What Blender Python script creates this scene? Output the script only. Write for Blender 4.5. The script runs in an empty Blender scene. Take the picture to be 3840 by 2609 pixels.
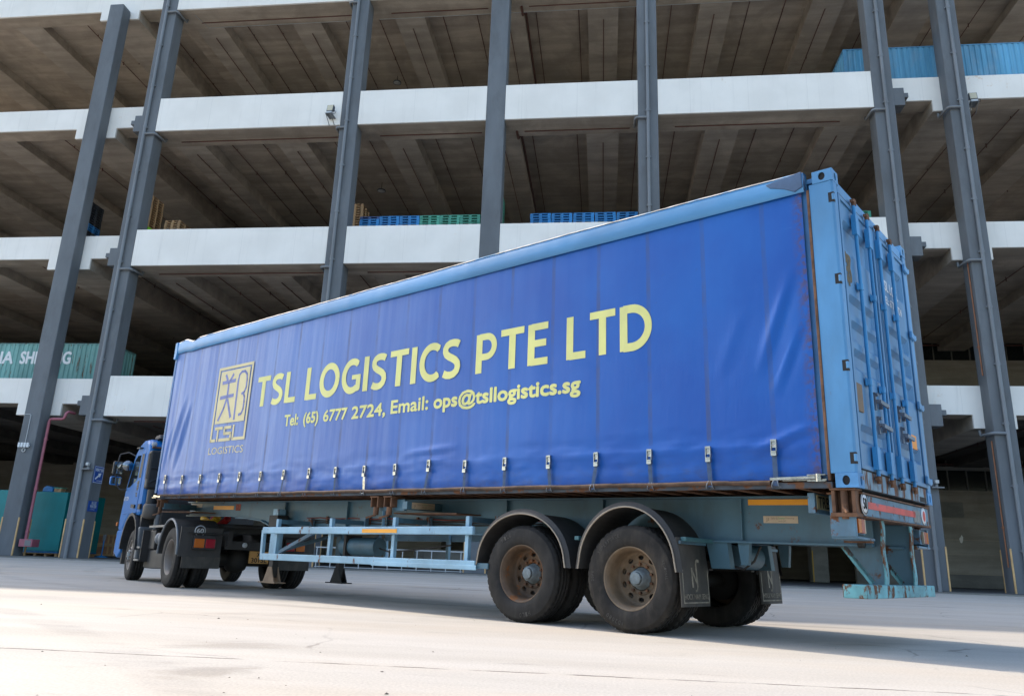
import bpy, math, random
from mathutils import Matrix, Vector, noise
random.seed(7)
scn = bpy.context.scene
col = scn.collection
R = math.radians

# ---------------------------------------------------------------- camera
EYE = 0.5977
YAW, PITCH, ROLL = R(-7.1434), R(15.6991), R(2.0872)
def cam_axes():
    f0 = Vector((math.sin(YAW), math.cos(YAW), 0)); r0 = Vector((math.cos(YAW), -math.sin(YAW), 0)); z = Vector((0, 0, 1))
    f = f0*math.cos(PITCH) + z*math.sin(PITCH); u = -f0*math.sin(PITCH) + z*math.cos(PITCH)
    return r0*math.cos(ROLL) + u*math.sin(ROLL), -r0*math.sin(ROLL) + u*math.cos(ROLL), f
cr, cu, cf = cam_axes()
cd = bpy.data.cameras.new('camera'); cam = bpy.data.objects.new('camera', cd); col.objects.link(cam)
cam.matrix_world = Matrix(((cr.x, cu.x, -cf.x, 0), (cr.y, cu.y, -cf.y, 0), (cr.z, cu.z, -cf.z, EYE), (0, 0, 0, 1)))
cd.sensor_width = 36; cd.sensor_fit = 'HORIZONTAL'; cd.lens = 36*2870.24/3840
cd.clip_start = 0.05; cd.clip_end = 3000
scn.camera = cam

# ---------------------------------------------------------------- sky, sun, exposure
TH = R(-33.6198)                                   # heading of the trailer in the yard
EX = Vector((math.cos(TH), math.sin(TH), 0)); EY = Vector((-math.sin(TH), math.cos(TH), 0))
SUN_K = 50.0/43.45                                 # horizontal run of a sun ray per metre of fall
sdir = (EX*SUN_K + EY*0.035 + Vector((0, 0, -1))).normalized()
sun_el = math.asin(-sdir.z); sun_az = math.atan2(-sdir.x, -sdir.y)
w = bpy.data.worlds.new('World'); scn.world = w; w.use_nodes = True
nt = w.node_tree; nt.nodes.clear()
sky = nt.nodes.new('ShaderNodeTexSky'); sky.sky_type = 'NISHITA'; sky.sun_disc = False
sky.sun_elevation = sun_el; sky.sun_rotation = sun_az; sky.air_density = 1.2; sky.dust_density = 2.0; sky.ozone_density = 1.0
bg = nt.nodes.new('ShaderNodeBackground'); bg.inputs['Strength'].default_value = 0.15
out = nt.nodes.new('ShaderNodeOutputWorld')
nt.links.new(sky.outputs[0], bg.inputs[0]); nt.links.new(bg.outputs[0], out.inputs[0])
sl = bpy.data.lights.new('sun', 'SUN'); sl.energy = 2.05; sl.angle = R(0.53); sl.color = (1.0, 0.88, 0.74)
so = bpy.data.objects.new('sun', sl); col.objects.link(so); so.location = (-30, 40, 60)
so.rotation_euler = sdir.to_track_quat('-Z', 'Y').to_euler()
scn.view_settings.view_transform = 'Standard'; scn.view_settings.look = 'None'
scn.view_settings.gamma = 1.0; scn.view_settings.use_curve_mapping = False
scn.view_settings.exposure = 1.44
scn.render.engine = 'CYCLES'
scn.cycles.use_denoising = True
scn.cycles.max_bounces = 10; scn.cycles.diffuse_bounces = 7; scn.cycles.glossy_bounces = 3
scn.cycles.transmission_bounces = 3
scn.cycles.sample_clamp_indirect = 6.0

# ---------------------------------------------------------------- object helpers
def tag(o, label, cat, group=None):
    o['label'] = label; o['category'] = cat
    if group: o['group'] = group
    return o
def struct(o): o['kind'] = 'structure'; return o
def stuff(o): o['kind'] = 'stuff'; return o
def empty(name, loc=(0, 0, 0), rz=0.0, label=None, cat=None, group=None):
    o = bpy.data.objects.new(name, None); col.objects.link(o)
    o.location = loc; o.rotation_euler = (0, 0, rz); o.empty_display_size = 0.3
    if label: tag(o, label, cat, group)
    return o
def link(name, me, parent=None, loc=(0, 0, 0), rot=(0, 0, 0)):
    o = bpy.data.objects.new(name, me); col.objects.link(o); o.parent = parent
    o.location = loc; o.rotation_euler = rot
    return o
def copy_tree(o, parent=None):
    c = o.copy(); col.objects.link(c); c.parent = parent
    for ch in o.children: copy_tree(ch, c)
    return c

class MB:
    def __init__(s): s.v = []; s.f = []; s.sm = []
    def add(s, vs, fs, smooth=False):
        n = len(s.v); s.v += [tuple(v) for v in vs]
        for f in fs: s.f.append(tuple(i+n for i in f)); s.sm.append(smooth)
        return s
    def box(s, x0, x1, y0, y1, z0, z1):
        if x0 > x1: x0, x1 = x1, x0
        if y0 > y1: y0, y1 = y1, y0
        if z0 > z1: z0, z1 = z1, z0
        return s.add([(x0,y0,z0),(x1,y0,z0),(x1,y1,z0),(x0,y1,z0),(x0,y0,z1),(x1,y0,z1),(x1,y1,z1),(x0,y1,z1)],
                     [(0,3,2,1),(4,5,6,7),(0,1,5,4),(1,2,6,5),(2,3,7,6),(3,0,4,7)])
    def beam(s, p, q, w, h, up=(0, 0, 1)):
        p = Vector(p); q = Vector(q); d = (q-p).normalized(); a = d.cross(Vector(up))
        if a.length < 1e-4: a = d.cross(Vector((0, 1, 0)))
        a.normalize(); b = a.cross(d).normalized(); a = a*w/2; b = b*h/2
        vs = [p-a-b, p+a-b, p+a+b, p-a+b, q-a-b, q+a-b, q+a+b, q-a+b]
        return s.add(vs, [(0,1,2,3),(7,6,5,4),(0,4,5,1),(1,5,6,2),(2,6,7,3),(3,7,4,0)])
    def tube(s, pts, r, n=10, caps=True):
        pts = [Vector(p) for p in pts]; rings = []
        t0 = (pts[1]-pts[0]).normalized(); a = t0.orthogonal().normalized()
        for i, p in enumerate(pts):
            t = (pts[min(i+1, len(pts)-1)]-pts[max(i-1, 0)]).normalized()
            a = (a - t*a.dot(t)).normalized(); b = t.cross(a)
            rr = r[i] if isinstance(r, (list, tuple)) else r
            rings.append([p + (a*math.cos(k*2*math.pi/n) + b*math.sin(k*2*math.pi/n))*rr for k in range(n)])
        vs = [v for rg in rings for v in rg]; fs = []
        for i in range(len(pts)-1):
            for k in range(n): fs.append((i*n+k, i*n+(k+1) % n, (i+1)*n+(k+1) % n, (i+1)*n+k))
        s.add(vs, fs, True)
        if caps:
            s.add(rings[0], [tuple(range(n-1, -1, -1))]); s.add(rings[-1], [tuple(range(n))])
        return s
    def cyl(s, p, q, r, n=16, r2=None):
        return s.tube([p, q], [r, r if r2 is None else r2], n)
    def lathe(s, prof, n=48, c=(0, 0, 0), axis='y', smooth=True, fn=None):
        # prof: (radius, offset along axis)
        vs = []
        for k in range(n):
            a = 2*math.pi*k/n
            for j, (r, h) in enumerate(prof):
                if fn: r = fn(k, j, r, h)
                ca, sa = r*math.cos(a), r*math.sin(a)
                vs.append((c[0]+ca, c[1]+h, c[2]+sa) if axis == 'y' else ((c[0]+ca, c[1]+sa, c[2]+h) if axis == 'z' else (c[0]+h, c[1]+ca, c[2]+sa)))
        m = len(prof); fs = []
        for k in range(n):
            k2 = (k+1) % n
            for j in range(m-1): fs.append((k*m+j, k*m+j+1, k2*m+j+1, k2*m+j))
        return s.add(vs, fs, smooth)
    def prism(s, poly, plane, d0, d1):
        def P(a, b, d): return (a, d, b) if plane == 'xz' else ((d, a, b) if plane == 'yz' else (a, b, d))
        n = len(poly)
        vs = [P(a, b, d0) for a, b in poly] + [P(a, b, d1) for a, b in poly]
        fs = [tuple(range(n-1, -1, -1)), tuple(range(n, 2*n))] + [(i, (i+1) % n, n+(i+1) % n, n+i) for i in range(n)]
        return s.add(vs, fs)
    def strip(s, path, plane, d0, d1, th):
        # a bent plate following a 2D path, th thick
        n = len(path); off = []
        for i in range(n):
            a = Vector(path[max(i-1, 0)]); b = Vector(path[min(i+1, n-1)]); t = (b-a).normalized(); off.append((path[i][0]-t.y*th, path[i][1]+t.x*th))
        for i in range(n-1):
            s.prism([path[i], path[i+1], off[i+1], off[i]], plane, d0, d1)
        return s
    def grid(s, nu, nv, fn, smooth=True):
        vs = [fn(i/nu, j/nv) for j in range(nv+1) for i in range(nu+1)]
        return s.add(vs, [(j*(nu+1)+i, j*(nu+1)+i+1, (j+1)*(nu+1)+i+1, (j+1)*(nu+1)+i) for j in range(nv) for i in range(nu)], smooth)
    def mesh(s, name, mat, xf=None):
        me = bpy.data.meshes.new(name)
        vs = [tuple(xf(*v)) for v in s.v] if xf else s.v
        me.from_pydata(vs, [], s.f); me.polygons.foreach_set('use_smooth', s.sm)
        if mat: me.materials.append(mat)
        me.validate(); me.update()
        import bmesh
        bm = bmesh.new(); bm.from_mesh(me); bmesh.ops.recalc_face_normals(bm, faces=bm.faces); bm.to_mesh(me); bm.free()
        return me
    def build(s, name, mat, parent=None, xf=None, bevel=0, loc=(0, 0, 0), rot=(0, 0, 0)):
        o = link(name, s.mesh(name, mat, xf), parent, loc, rot)
        if bevel:
            b = o.modifiers.new('bevel', 'BEVEL'); b.width = bevel; b.segments = 2; b.limit_method = 'ANGLE'; b.angle_limit = R(40)
        return o

def text_mesh(body, mat, name, rect, place, bold=0.0, shear=0.0):
    """flat lettering fitted into rect (a0,a1,b0,b1); place(a,b)->xyz; bold thickens the strokes with shifted copies"""
    c = bpy.data.curves.new(name, 'FONT'); c.body = body; c.shear = shear; c.resolution_u = 3
    o = bpy.data.objects.new(name, c); col.objects.link(o)
    me = bpy.data.meshes.new_from_object(o.evaluated_get(bpy.context.evaluated_depsgraph_get()))
    bpy.data.objects.remove(o); bpy.data.curves.remove(c)
    xs = [v.co.x for v in me.vertices]; ys = [v.co.y for v in me.vertices]
    x0, x1, y0, y1 = min(xs), max(xs), min(ys), max(ys); a0, a1, b0, b1 = rect
    k = bold*(b1-b0)/0.7; a0 += k; a1 -= k; b0 += k; b1 -= k
    base = [(a0+(v.co.x-x0)/(x1-x0)*(a1-a0), b0+(v.co.y-y0)/(y1-y0)*(b1-b0)) for v in me.vertices]; fs = [tuple(p.vertices) for p in me.polygons]
    bpy.data.meshes.remove(me)
    P0 = Vector(place(a0, b0)); nrm = (Vector(place(a0+0.01, b0))-P0).cross(Vector(place(a0, b0+0.01))-P0).normalized()
    offs = [(0, 0)] if not bold else [(0, 0)]+[(k*math.cos(q*math.pi/4), k*math.sin(q*math.pi/4)) for q in range(8)]
    vs, ff = [], []
    for i, (du, dv) in enumerate(offs):
        n = len(vs); vs += [tuple(Vector(place(a+du, b+dv))+nrm*(0.00022*i)) for a, b in base]; ff += [tuple(q+n for q in f) for f in fs]
    me = bpy.data.meshes.new(name); me.from_pydata(vs, [], ff); me.materials.append(mat); me.update()
    return me

# ---------------------------------------------------------------- materials
def new_mat(name):
    m = bpy.data.materials.new(name); m.use_nodes = True
    return m, m.node_tree, m.node_tree.nodes['Principled BSDF']
class NT:
    def __init__(s, nt): s.nt = nt
    def n(s, t, **k):
        x = s.nt.nodes.new(t)
        for a, b in k.items(): setattr(x, a, b)
        return x
    def l(s, a, b): s.nt.links.new(a, b)
    def noise(s, vec, scale, detail=4, rough=0.55, dist=0.0):
        x = s.n('ShaderNodeTexNoise'); x.inputs['Scale'].default_value = scale; x.inputs['Detail'].default_value = detail
        x.inputs['Roughness'].default_value = rough; x.inputs['Distortion'].default_value = dist
        if vec: s.l(vec, x.inputs['Vector'])
        return x.outputs['Fac']
    def ramp(s, fac, a, b, c0=0.0, c1=1.0):
        x = s.n('ShaderNodeMapRange'); x.interpolation_type = 'SMOOTHSTEP'
        x.inputs[1].default_value = a; x.inputs[2].default_value = b; x.inputs[3].default_value = c0; x.inputs[4].default_value = c1
        s.l(fac, x.inputs[0]); return x.outputs[0]
    def math(s, op, a, b=None, clamp=False):
        x = s.n('ShaderNodeMath', operation=op, use_clamp=clamp)
        for i, q in enumerate((a, b)):
            if q is None: continue
            if isinstance(q, (int, float)): x.inputs[i].default_value = q
            else: s.l(q, x.inputs[i])
        return x.outputs[0]
    def mix(s, fac, a, b, bt='MIX'):
        x = s.n('ShaderNodeMix', data_type='RGBA', blend_type=bt)
        for i, q in ((0, fac), (6, a), (7, b)):
            if isinstance(q, (int, float)): x.inputs[i].default_value = q
            elif isinstance(q, tuple): x.inputs[i].default_value = (*q[:3], 1)
            else: s.l(q, x.inputs[i])
        return x.outputs[2]
    def coord(s, kind='Object', scale=(1, 1, 1)):
        t = s.n('ShaderNodeTexCoord'); m = s.n('ShaderNodeMapping'); m.inputs['Scale'].default_value = scale
        s.l(t.outputs[kind], m.inputs[0]); return m.outputs[0]
    def bump(s, h, strength, dist, bsdf):
        b = s.n('ShaderNodeBump'); b.inputs['Strength'].default_value = strength; b.inputs['Distance'].default_value = dist
        s.l(h, b.inputs['Height']); s.l(b.outputs[0], bsdf.inputs['Normal'])
def surf(name, base, rough=0.5, metal=0.0, var=0.15, vs=2.5, stretch=(1, 1, 1), rust=0.0, rs=5.0, rstretch=(1, 1, 1),
         rcol=(0.10, 0.042, 0.018), dirt=0.0, dcol=(0.10, 0.085, 0.065), bump=0.0, bs=60.0, spec=0.5, coat=0.0):
    m, nt, b = new_mat(name); t = NT(nt)
    v = t.coord('Object', stretch)
    n1 = t.noise(v, vs, 5, 0.6)
    c = t.mix(t.ramp(n1, 0.3, 0.7), tuple(x*(1-var) for x in base), tuple(min(1, x*(1+var)) for x in base))
    rgh = rough
    if dirt:
        d = t.math('MULTIPLY', t.ramp(t.noise(t.coord('Object', (1, 1, 0.35)), vs*1.7, 7, 0.65), 0.45, 0.75), dirt)
        c = t.mix(d, c, dcol)
    if rust:
        k = t.noise(t.coord('Object', rstretch), rs, 9, 0.68)
        th = 0.72-rust*0.36
        msk = t.ramp(k, th, th+0.07)
        rc = t.mix(t.noise(v, rs*6, 3), tuple(x*0.55 for x in rcol), tuple(x*1.9 for x in rcol))
        c = t.mix(msk, c, rc)
        rgh = t.ramp(msk, 0, 1, rough, 0.9)
    if isinstance(rgh, float) or isinstance(rgh, int): b.inputs['Roughness'].default_value = rough
    else: t.l(rgh, b.inputs['Roughness'])
    t.l(c, b.inputs['Base Color']); b.inputs['Metallic'].default_value = metal
    b.inputs['Specular IOR Level'].default_value = spec; b.inputs['Coat Weight'].default_value = coat
    if bump: t.bump(t.noise(v, bs, 4, 0.6), bump, 0.01, b)
    return m
def flat(name, base, rough=0.5, metal=0.0, spec=0.5, emit=0):
    m, nt, b = new_mat(name); b.inputs['Base Color'].default_value = (*base, 1); b.inputs['Roughness'].default_value = rough
    b.inputs['Metallic'].default_value = metal; b.inputs['Specular IOR Level'].default_value = spec
    return m

def concrete(name, base, var=0.25, streak=(0.25, 1, 1), joints=0.0, bump=0.25, stain=0.35, rough=0.9):
    m, nt, b = new_mat(name); t = NT(nt)
    v = t.coord('Object'); v2 = t.coord('Object', streak)
    a = t.ramp(t.noise(v2, 1.3, 8, 0.62), 0.28, 0.72); s2 = t.ramp(t.noise(v, 0.55, 5, 0.6, 0.6), 0.35, 0.7)
    c = t.mix(a, tuple(x*(1-var) for x in base), tuple(x*(1+var*0.7) for x in base))
    c = t.mix(t.math('MULTIPLY', s2, stain), c, tuple(x*0.55 for x in base))
    fine = t.noise(v, 28, 4, 0.6)
    c = t.mix(0.22, c, fine, 'OVERLAY')
    t.l(c, b.inputs['Base Color']); b.inputs['Roughness'].default_value = rough; b.inputs['Specular IOR Level'].default_value = 0.25
    t.bump(t.math('ADD', fine, t.math('MULTIPLY', a, 0.6)), bump, 0.02, b)
    return m
M = {}
M['soffit'] = concrete('soffit_concrete', (0.46, 0.39, 0.315), 0.26, (0.10, 1.0, 1), bump=0.45, stain=0.6)
M['soffit2'] = concrete('rib_concrete', (0.46, 0.40, 0.335), 0.22, (0.12, 1.0, 1), bump=0.4, stain=0.5)
M['shade_soffit'] = concrete('shade_tinted_soffit', (0.15, 0.135, 0.12), 0.25, (0.12, 1.0, 1), bump=0.35, stain=0.5)  # soffit concrete darkened to carry the ground-floor shade in its colour
M['wallconc'] = concrete('wall_concrete', (0.34, 0.31, 0.265), 0.2, (0.2, 1, 1.6), bump=0.3, stain=0.35)
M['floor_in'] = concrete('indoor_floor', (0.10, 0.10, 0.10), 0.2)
M['kerb'] = concrete('kerb_concrete', (0.22, 0.215, 0.2), 0.25)
M['column'] = surf('column_paint', (0.135, 0.148, 0.162), 0.6, var=0.14, vs=0.7, stretch=(1, 1, 0.25), dirt=0.55, dcol=(0.085, 0.088, 0.09), rust=0.05, rs=3, rcol=(0.22, 0.23, 0.235), bump=0.12, bs=14, spec=0.3)
def white_fascia():
    m, nt, b = new_mat('white_fascia_paint'); t = NT(nt)
    v = t.coord('Object'); st = t.coord('Object', (2.2, 1, 0.12))
    c = t.mix(t.ramp(t.noise(v, 0.4, 5), 0.3, 0.7), (0.76, 0.735, 0.69), (0.84, 0.815, 0.77))
    streak = t.math('MULTIPLY', t.ramp(t.noise(st, 1.3, 9, 0.72), 0.52, 0.80), 0.30)
    c = t.mix(streak, c, (0.36, 0.35, 0.33))
    rustm = t.math('MULTIPLY', t.math('MULTIPLY', t.ramp(t.noise(v, 0.21, 3), 0.6, 0.68), t.ramp(t.noise(v, 3.2, 8, 0.7), 0.55, 0.72)), 0.55)
    c = t.mix(rustm, c, (0.55, 0.32, 0.12))
    sepw = t.n('ShaderNodeSeparateXYZ'); t.l(v, sepw.inputs[0])
    fx = t.math('ABSOLUTE', t.math('SUBTRACT', t.math('FRACT', t.math('DIVIDE', sepw.outputs[0], 3.07)), 0.5))
    c = t.mix(t.math('MULTIPLY', t.ramp(fx, 0.0012, 0.0035, 1, 0), 0.30), c, (0.40, 0.39, 0.37))
    chip = t.math('MULTIPLY', t.ramp(t.noise(v, 2.4, 7, 0.7), 0.70, 0.76), 0.5); c = t.mix(chip, c, (0.45, 0.43, 0.40))
    t.l(c, b.inputs['Base Color']); b.inputs['Roughness'].default_value = 0.65; b.inputs['Specular IOR Level'].default_value = 0.3
    t.bump(t.noise(v, 9, 5), 0.12, 0.01, b)
    return m
M['white'] = white_fascia()
M['pipe'] = surf('downpipe_paint', (0.17, 0.187, 0.205), 0.5, var=0.1, vs=1.2, stretch=(1, 1, 0.3), dirt=0.25)
M['redpipe'] = surf('sprinkler_red', (0.12, 0.045, 0.035), 0.7, dirt=0.8, dcol=(0.09, 0.06, 0.048))
M['guardstrip'] = surf('corner_guard_yellow', (0.60, 0.38, 0.17), 0.6, var=0.15, dirt=0.25)
M['dark'] = flat('dark_void', (0.012, 0.012, 0.013), 0.8)
M['glassdark'] = flat('window_dark', (0.012, 0.016, 0.017), 0.12)
M['frame'] = flat('window_frame', (0.14, 0.135, 0.12), 0.6)
M['pink'] = surf('riser_pink', (0.33, 0.10, 0.135), 0.45, var=0.1)
M['lightgrey'] = flat('light_grey_metal', (0.45, 0.47, 0.48), 0.5, 0.2)
M['midgrey'] = surf('mid_grey_metal', (0.17, 0.18, 0.19), 0.5, var=0.15)
M['orange_pipe'] = surf('conduit_orange', (0.28, 0.12, 0.06), 0.6)

# ---------------------------------------------------------------- the yard
D = 37.17                      # distance of the facade plane
def ground_mat():
    m, nt, b = new_mat('yard_concrete'); t = NT(nt)
    v = t.coord('Object'); vs = t.coord('Object', (0.22, 1.0, 1)); vt = t.coord('Object', (0.05, 1.0, 1))
    big = t.ramp(t.noise(v, 0.13, 4), 0.3, 0.7); st = t.ramp(t.noise(vs, 0.9, 9, 0.62), 0.3, 0.72); sw = t.ramp(t.noise(vt, 1.6, 6, 0.6), 0.35, 0.7)
    c = t.mix(big, (0.42, 0.39, 0.345), (0.49, 0.46, 0.41))
    c = t.mix(t.math('MULTIPLY', st, 0.45), c, (0.33, 0.30, 0.26))
    c = t.mix(t.math('MULTIPLY', sw, 0.25), c, (0.56, 0.53, 0.48))
    blot = t.math('MULTIPLY', t.ramp(t.noise(vs, 3.1, 8, 0.7), 0.60, 0.74), 0.55)
    c = t.mix(blot, c, (0.23, 0.215, 0.19))
    spots = t.math('MULTIPLY', t.ramp(t.noise(t.coord('Object', (0.5, 1, 1)), 8.5, 6, 0.6), 0.70, 0.76), 0.6)
    c = t.mix(spots, c, (0.15, 0.13, 0.11))
    oil = t.math('MULTIPLY', t.ramp(t.noise(t.coord('Object', (0.45, 1.0, 1)), 0.75, 6, 0.62, 0.8), 0.57, 0.70), 0.6)
    c = t.mix(oil, c, (0.20, 0.18, 0.155))
    warm = t.ramp(t.noise(vs, 0.5, 5, 0.6), 0.42, 0.66)
    c = t.mix(t.math('MULTIPLY', warm, 0.40), c, (0.45, 0.375, 0.285))
    # curved tyre scuffs: bands at a distance from two turning centres
    for (px_, py_, r0, ww, k) in ((6.0, 34.0, 24.2, 0.22, 0.40), (6.0, 34.0, 26.3, 0.24, 0.34), (-22.0, -14.0, 24.6, 0.2, 0.30), (-22.0, -14.0, 26.7, 0.2, 0.30), (14.0, -9.0, 17.2, 0.16, 0.28)):
        vm = t.n('ShaderNodeVectorMath', operation='DISTANCE'); t.l(v, vm.inputs[0]); vm.inputs[1].default_value = (px_, py_, 0)
        dd = t.math('ABSOLUTE', t.math('SUBTRACT', vm.outputs['Value'], r0))
        tm = t.math('MULTIPLY', t.ramp(dd, ww*0.35, ww, 1, 0), t.ramp(t.noise(vs, 1.4, 7, 0.7), 0.40, 0.66, 0.0, k))
        c = t.mix(tm, c, (0.16, 0.15, 0.14))
    # hairline cracks
    vo = t.n('ShaderNodeTexVoronoi', feature='DISTANCE_TO_EDGE'); vo.inputs['Scale'].default_value = 0.42
    wv = t.n('ShaderNodeMixRGB'); wv.inputs[0].default_value = 0.22; t.l(v, wv.inputs[1])
    nz = t.n('ShaderNodeTexNoise'); nz.inputs['Scale'].default_value = 1.6; nz.inputs['Detail'].default_value = 6; t.l(v, nz.inputs['Vector']); t.l(nz.outputs['Color'], wv.inputs[2]); t.l(wv.outputs[0], vo.inputs['Vector'])
    ck = t.math('MULTIPLY', t.ramp(vo.outputs['Distance'], 0.0015, 0.006, 1, 0), t.ramp(t.noise(v, 0.45, 4), 0.50, 0.62))
    c = t.mix(t.math('MULTIPLY', ck, 0.55), c, (0.13, 0.115, 0.10))
    fine = t.noise(v, 60, 5, 0.65)
    c = t.mix(0.4, c, fine, 'OVERLAY')
    # expansion joints: two saw cuts along the facade, broken up by wear
    sep = t.n('ShaderNodeSeparateXYZ'); t.l(v, sep.inputs[0])
    wob = t.math('MULTIPLY', t.math('SUBTRACT', t.noise(v, 1.7, 5, 0.7), 0.5), 0.09)
    yy = t.math('ADD', t.math('SUBTRACT', sep.outputs[1], t.math('MULTIPLY', sep.outputs[0], 0.045)), wob)
    jm = None
    for y0 in (4.72, 17.6, 26.5):
        d = t.math('ABSOLUTE', t.math('SUBTRACT', yy, y0))
        k = t.ramp(d, 0.005, 0.022, 1, 0)
        jm = k if jm is None else t.math('MAXIMUM', jm, k)
    jm = t.math('MULTIPLY', jm, t.ramp(t.noise(v, 2.3, 4), 0.38, 0.56))
    c = t.mix(t.math('MULTIPLY', jm, 0.95), c, (0.10, 0.085, 0.07))
    t.l(c, b.inputs['Base Color'])
    t.l(t.ramp(st, 0, 1, 0.72, 0.9), b.inputs['Roughness']); b.inputs['Specular IOR Level'].default_value = 0.3
    h = t.math('ADD', t.math('ADD', t.math('MULTIPLY', fine, 0.5), t.math('MULTIPLY', st, 0.9)), t.math('MULTIPLY', jm, -1.5))
    t.bump(h, 0.35, 0.012, b)
    return m
g = MB(); g.grid(60, 60, lambda a, b: ((a-0.5)*700, (b-0.5)*700, 0), False)
struct(g.build('ground', ground_mat()))

# grass verge and the wood that closes the yard behind the photographer (the door mirrors show it)
v_ = MB(); v_.box(-200, 200, -120, -19, -0.2, 0.05)
struct(v_.build('verge', surf('verge_grass', (0.045, 0.07, 0.02), 0.9, var=0.4, vs=0.8)))
leafm = surf('leaf_green', (0.045, 0.085, 0.022), 0.6, var=0.5, vs=0.7)
wd = MB(); rr = random.Random(3)
for k in range(34):
    cx, cy, hh = -95+k*5.8+rr.uniform(-2, 2), -27+rr.uniform(-5, 4), rr.uniform(9, 15)
    wd.cyl((cx, cy, 0), (cx+rr.uniform(-.5, .5), cy, hh*0.6), 0.32, 8, 0.12)
    for q in range(330):
        a, b_, c_ = rr.gauss(0, 1), rr.gauss(0, 1), rr.gauss(0, 1); L_ = math.sqrt(a*a+b_*b_+c_*c_)+1e-6; s = rr.uniform(0.55, 1.0)
        p = Vector((cx+a/L_*s*4.0, cy+b_/L_*s*3.2, hh*0.56+c_/L_*s*hh*0.44)); u1 = Vector((rr.gauss(0, 1), rr.gauss(0, 1), rr.gauss(0, 1))).normalized(); u2 = u1.orthogonal().normalized(); sz = rr.uniform(0.35, 0.7)
        wd.add([p-u1*sz, p+u2*sz*0.6, p+u1*sz, p-u2*sz*0.6], [(0, 1, 2, 3)])
stuff(tag(wd.build('wood', leafm), 'dense green wood closing the yard, mirrored in the cab mirrors', 'trees'))
# ---------------------------------------------------------------- the warehouse
FLOORH = 8.49
ZB = [7.349, 15.849, 24.337, 32.80, 41.28]        # undersides of the edge beams
BEAMH = 2.175
ZT = [z+BEAMH for z in ZB]
SLAB = 0.75                                          # rib depth
XL, XR, DEEP = -62.0, 40.0, 44.0
wh = empty('warehouse', (0, D, 0), 0, 'open-sided multi-storey concrete warehouse with white beams and grey columns', 'building')
def W(b, name, mat, parent=wh, bevel=0):           # built in yard coordinates, parented at the facade line
    return b.build(name, mat, parent, xf=lambda x, y, z: (x, y-D, z), bevel=bevel)
COLS = {'A': (-30.85, -29.9, 33.45), 'B': (-27.3, -26.3, 47), 'C': (-15.03, -14.0, 47), 'D': (-6.6, -5.54, 47),
        'E': (1.79, 2.87, 47), 'F': (14.06, 15.1, 47), 'G': (17.78, 18.75, 47)}
colobj = {}
for k, (a, b_, top) in COLS.items():
    m = MB(); m.box(a, b_, D-0.02, D+0.88, 0, top)
    if k == 'A': m = MB(); m.prism([(a, 0), (b_, 0), (b_, top-0.25), (b_-0.05, top), (a, top)], 'xz', D-0.02, D+0.72)
    colobj[k] = W(m, 'column', M['column'], bevel=0.04)
for a in (-56.0, 30.0):
    W(MB().box(a, a+1, D-0.02, D+0.88, 0, 47), 'column', M['column'], bevel=0.04)
# corbels on the two joint columns carry the neighbouring blocks
for zb in ZB[:4]:
    c1 = MB(); c1.box(-27.74, -27.29, D+0.02, D+0.8, zb+0.03, zb+1.09); c1.box(-28.02, -27.73, D+0.12, D+0.8, zb+0.56, zb+0.83)
    c2 = MB(); c2.box(15.09, 15.64, D+0.02, D+0.8, zb+0.07, zb+1.11); c2.box(15.63, 15.88, D+0.12, D+0.8, zb+0.60, zb+0.86)
    if zb < 32: W(c1, 'corbel', M['column'], colobj['B'], 0.02); W(c2, 'corbel', M['column'], colobj['F'], 0.02)
# corner guards at the column feet
def guard(k, x, y, zt=2.0): W(MB().box(x-0.035, x+0.035, y-0.035, y+0.035, 0.02, zt), 'corner_guard', M['guardstrip'], colobj[k], 0.01)
for k in COLS:
    a, b_, _ = COLS[k]
    guard(k, a+0.01, D-0.01); guard(k, b_-0.01, D-0.01); guard(k, b_-0.01 if a < 0 else a+0.01, D+0.86, 1.95)
# rainwater pipes down the columns
PIPES = {'B': (-26.88, 1), 'C': (-14.62, -1), 'E': (2.32, -1), 'F': (14.62, -1), 'G': (18.30, -1)}
for k, (x, sgn) in PIPES.items():
    yp = D-0.135; m = MB(); m.cyl((x, yp, 0.0), (x, yp, 46), 0.085, 14)
    pipe = W(m, 'rainwater_pipe', M['pipe'])
    z = 1.9
    while z < 40:
        mm = MB(); mm.cyl((x, yp, z-0.09), (x, yp, z+0.09), 0.102, 14); mm.box(x-0.14, x+0.14, yp+0.01, yp+0.115, z-0.035, z+0.035); z += 2.83
        W(mm, 'pipe_collar', M['pipe'], pipe)
    for zb in ZB[:4]:
        ze = zb-0.24; a, b_, _ = COLS[k]; xe = (b_+0.16) if sgn > 0 else (a-0.16)
        e = MB(); e.tube([(x, yp, ze), (xe-0.12*sgn, yp, ze), (xe-0.03*sgn, yp+0.04, ze-0.005), (xe, yp+0.14, ze-0.01), (xe+0.02*sgn, yp+1.0, ze+0.02), (xe+0.02*sgn, yp+1.06, ze+0.1), (xe+0.02*sgn, yp+1.08, ze+0.3)], 0.068, 12)
        W(e, 'pipe_branch', M['pipe'], pipe)
# white fascia and concrete edge beam of the main block, bay by bay
order = ['B', 'C', 'D', 'E', 'F']
for zb in ZB:
    for p, q in zip(order, order[1:]):
        x0 = COLS[p][1]+0.003; x1 = COLS[q][0]-0.003
        W(MB().box(x0, x1, D, D+0.12, zb, zb+BEAMH), 'fascia', M['white'], bevel=0.012)
        W(MB().box(x0, x1, D+0.121, D+1.8, zb+0.004, zb+BEAMH-0.01), 'edge_beam', M['soffit'])
    W(MB().box(COLS['B'][0], COLS['F'][1], D+0.885, D+1.795, zb+0.006, zb+BEAMH-0.012), 'edge_beam', M['soffit'])
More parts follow.
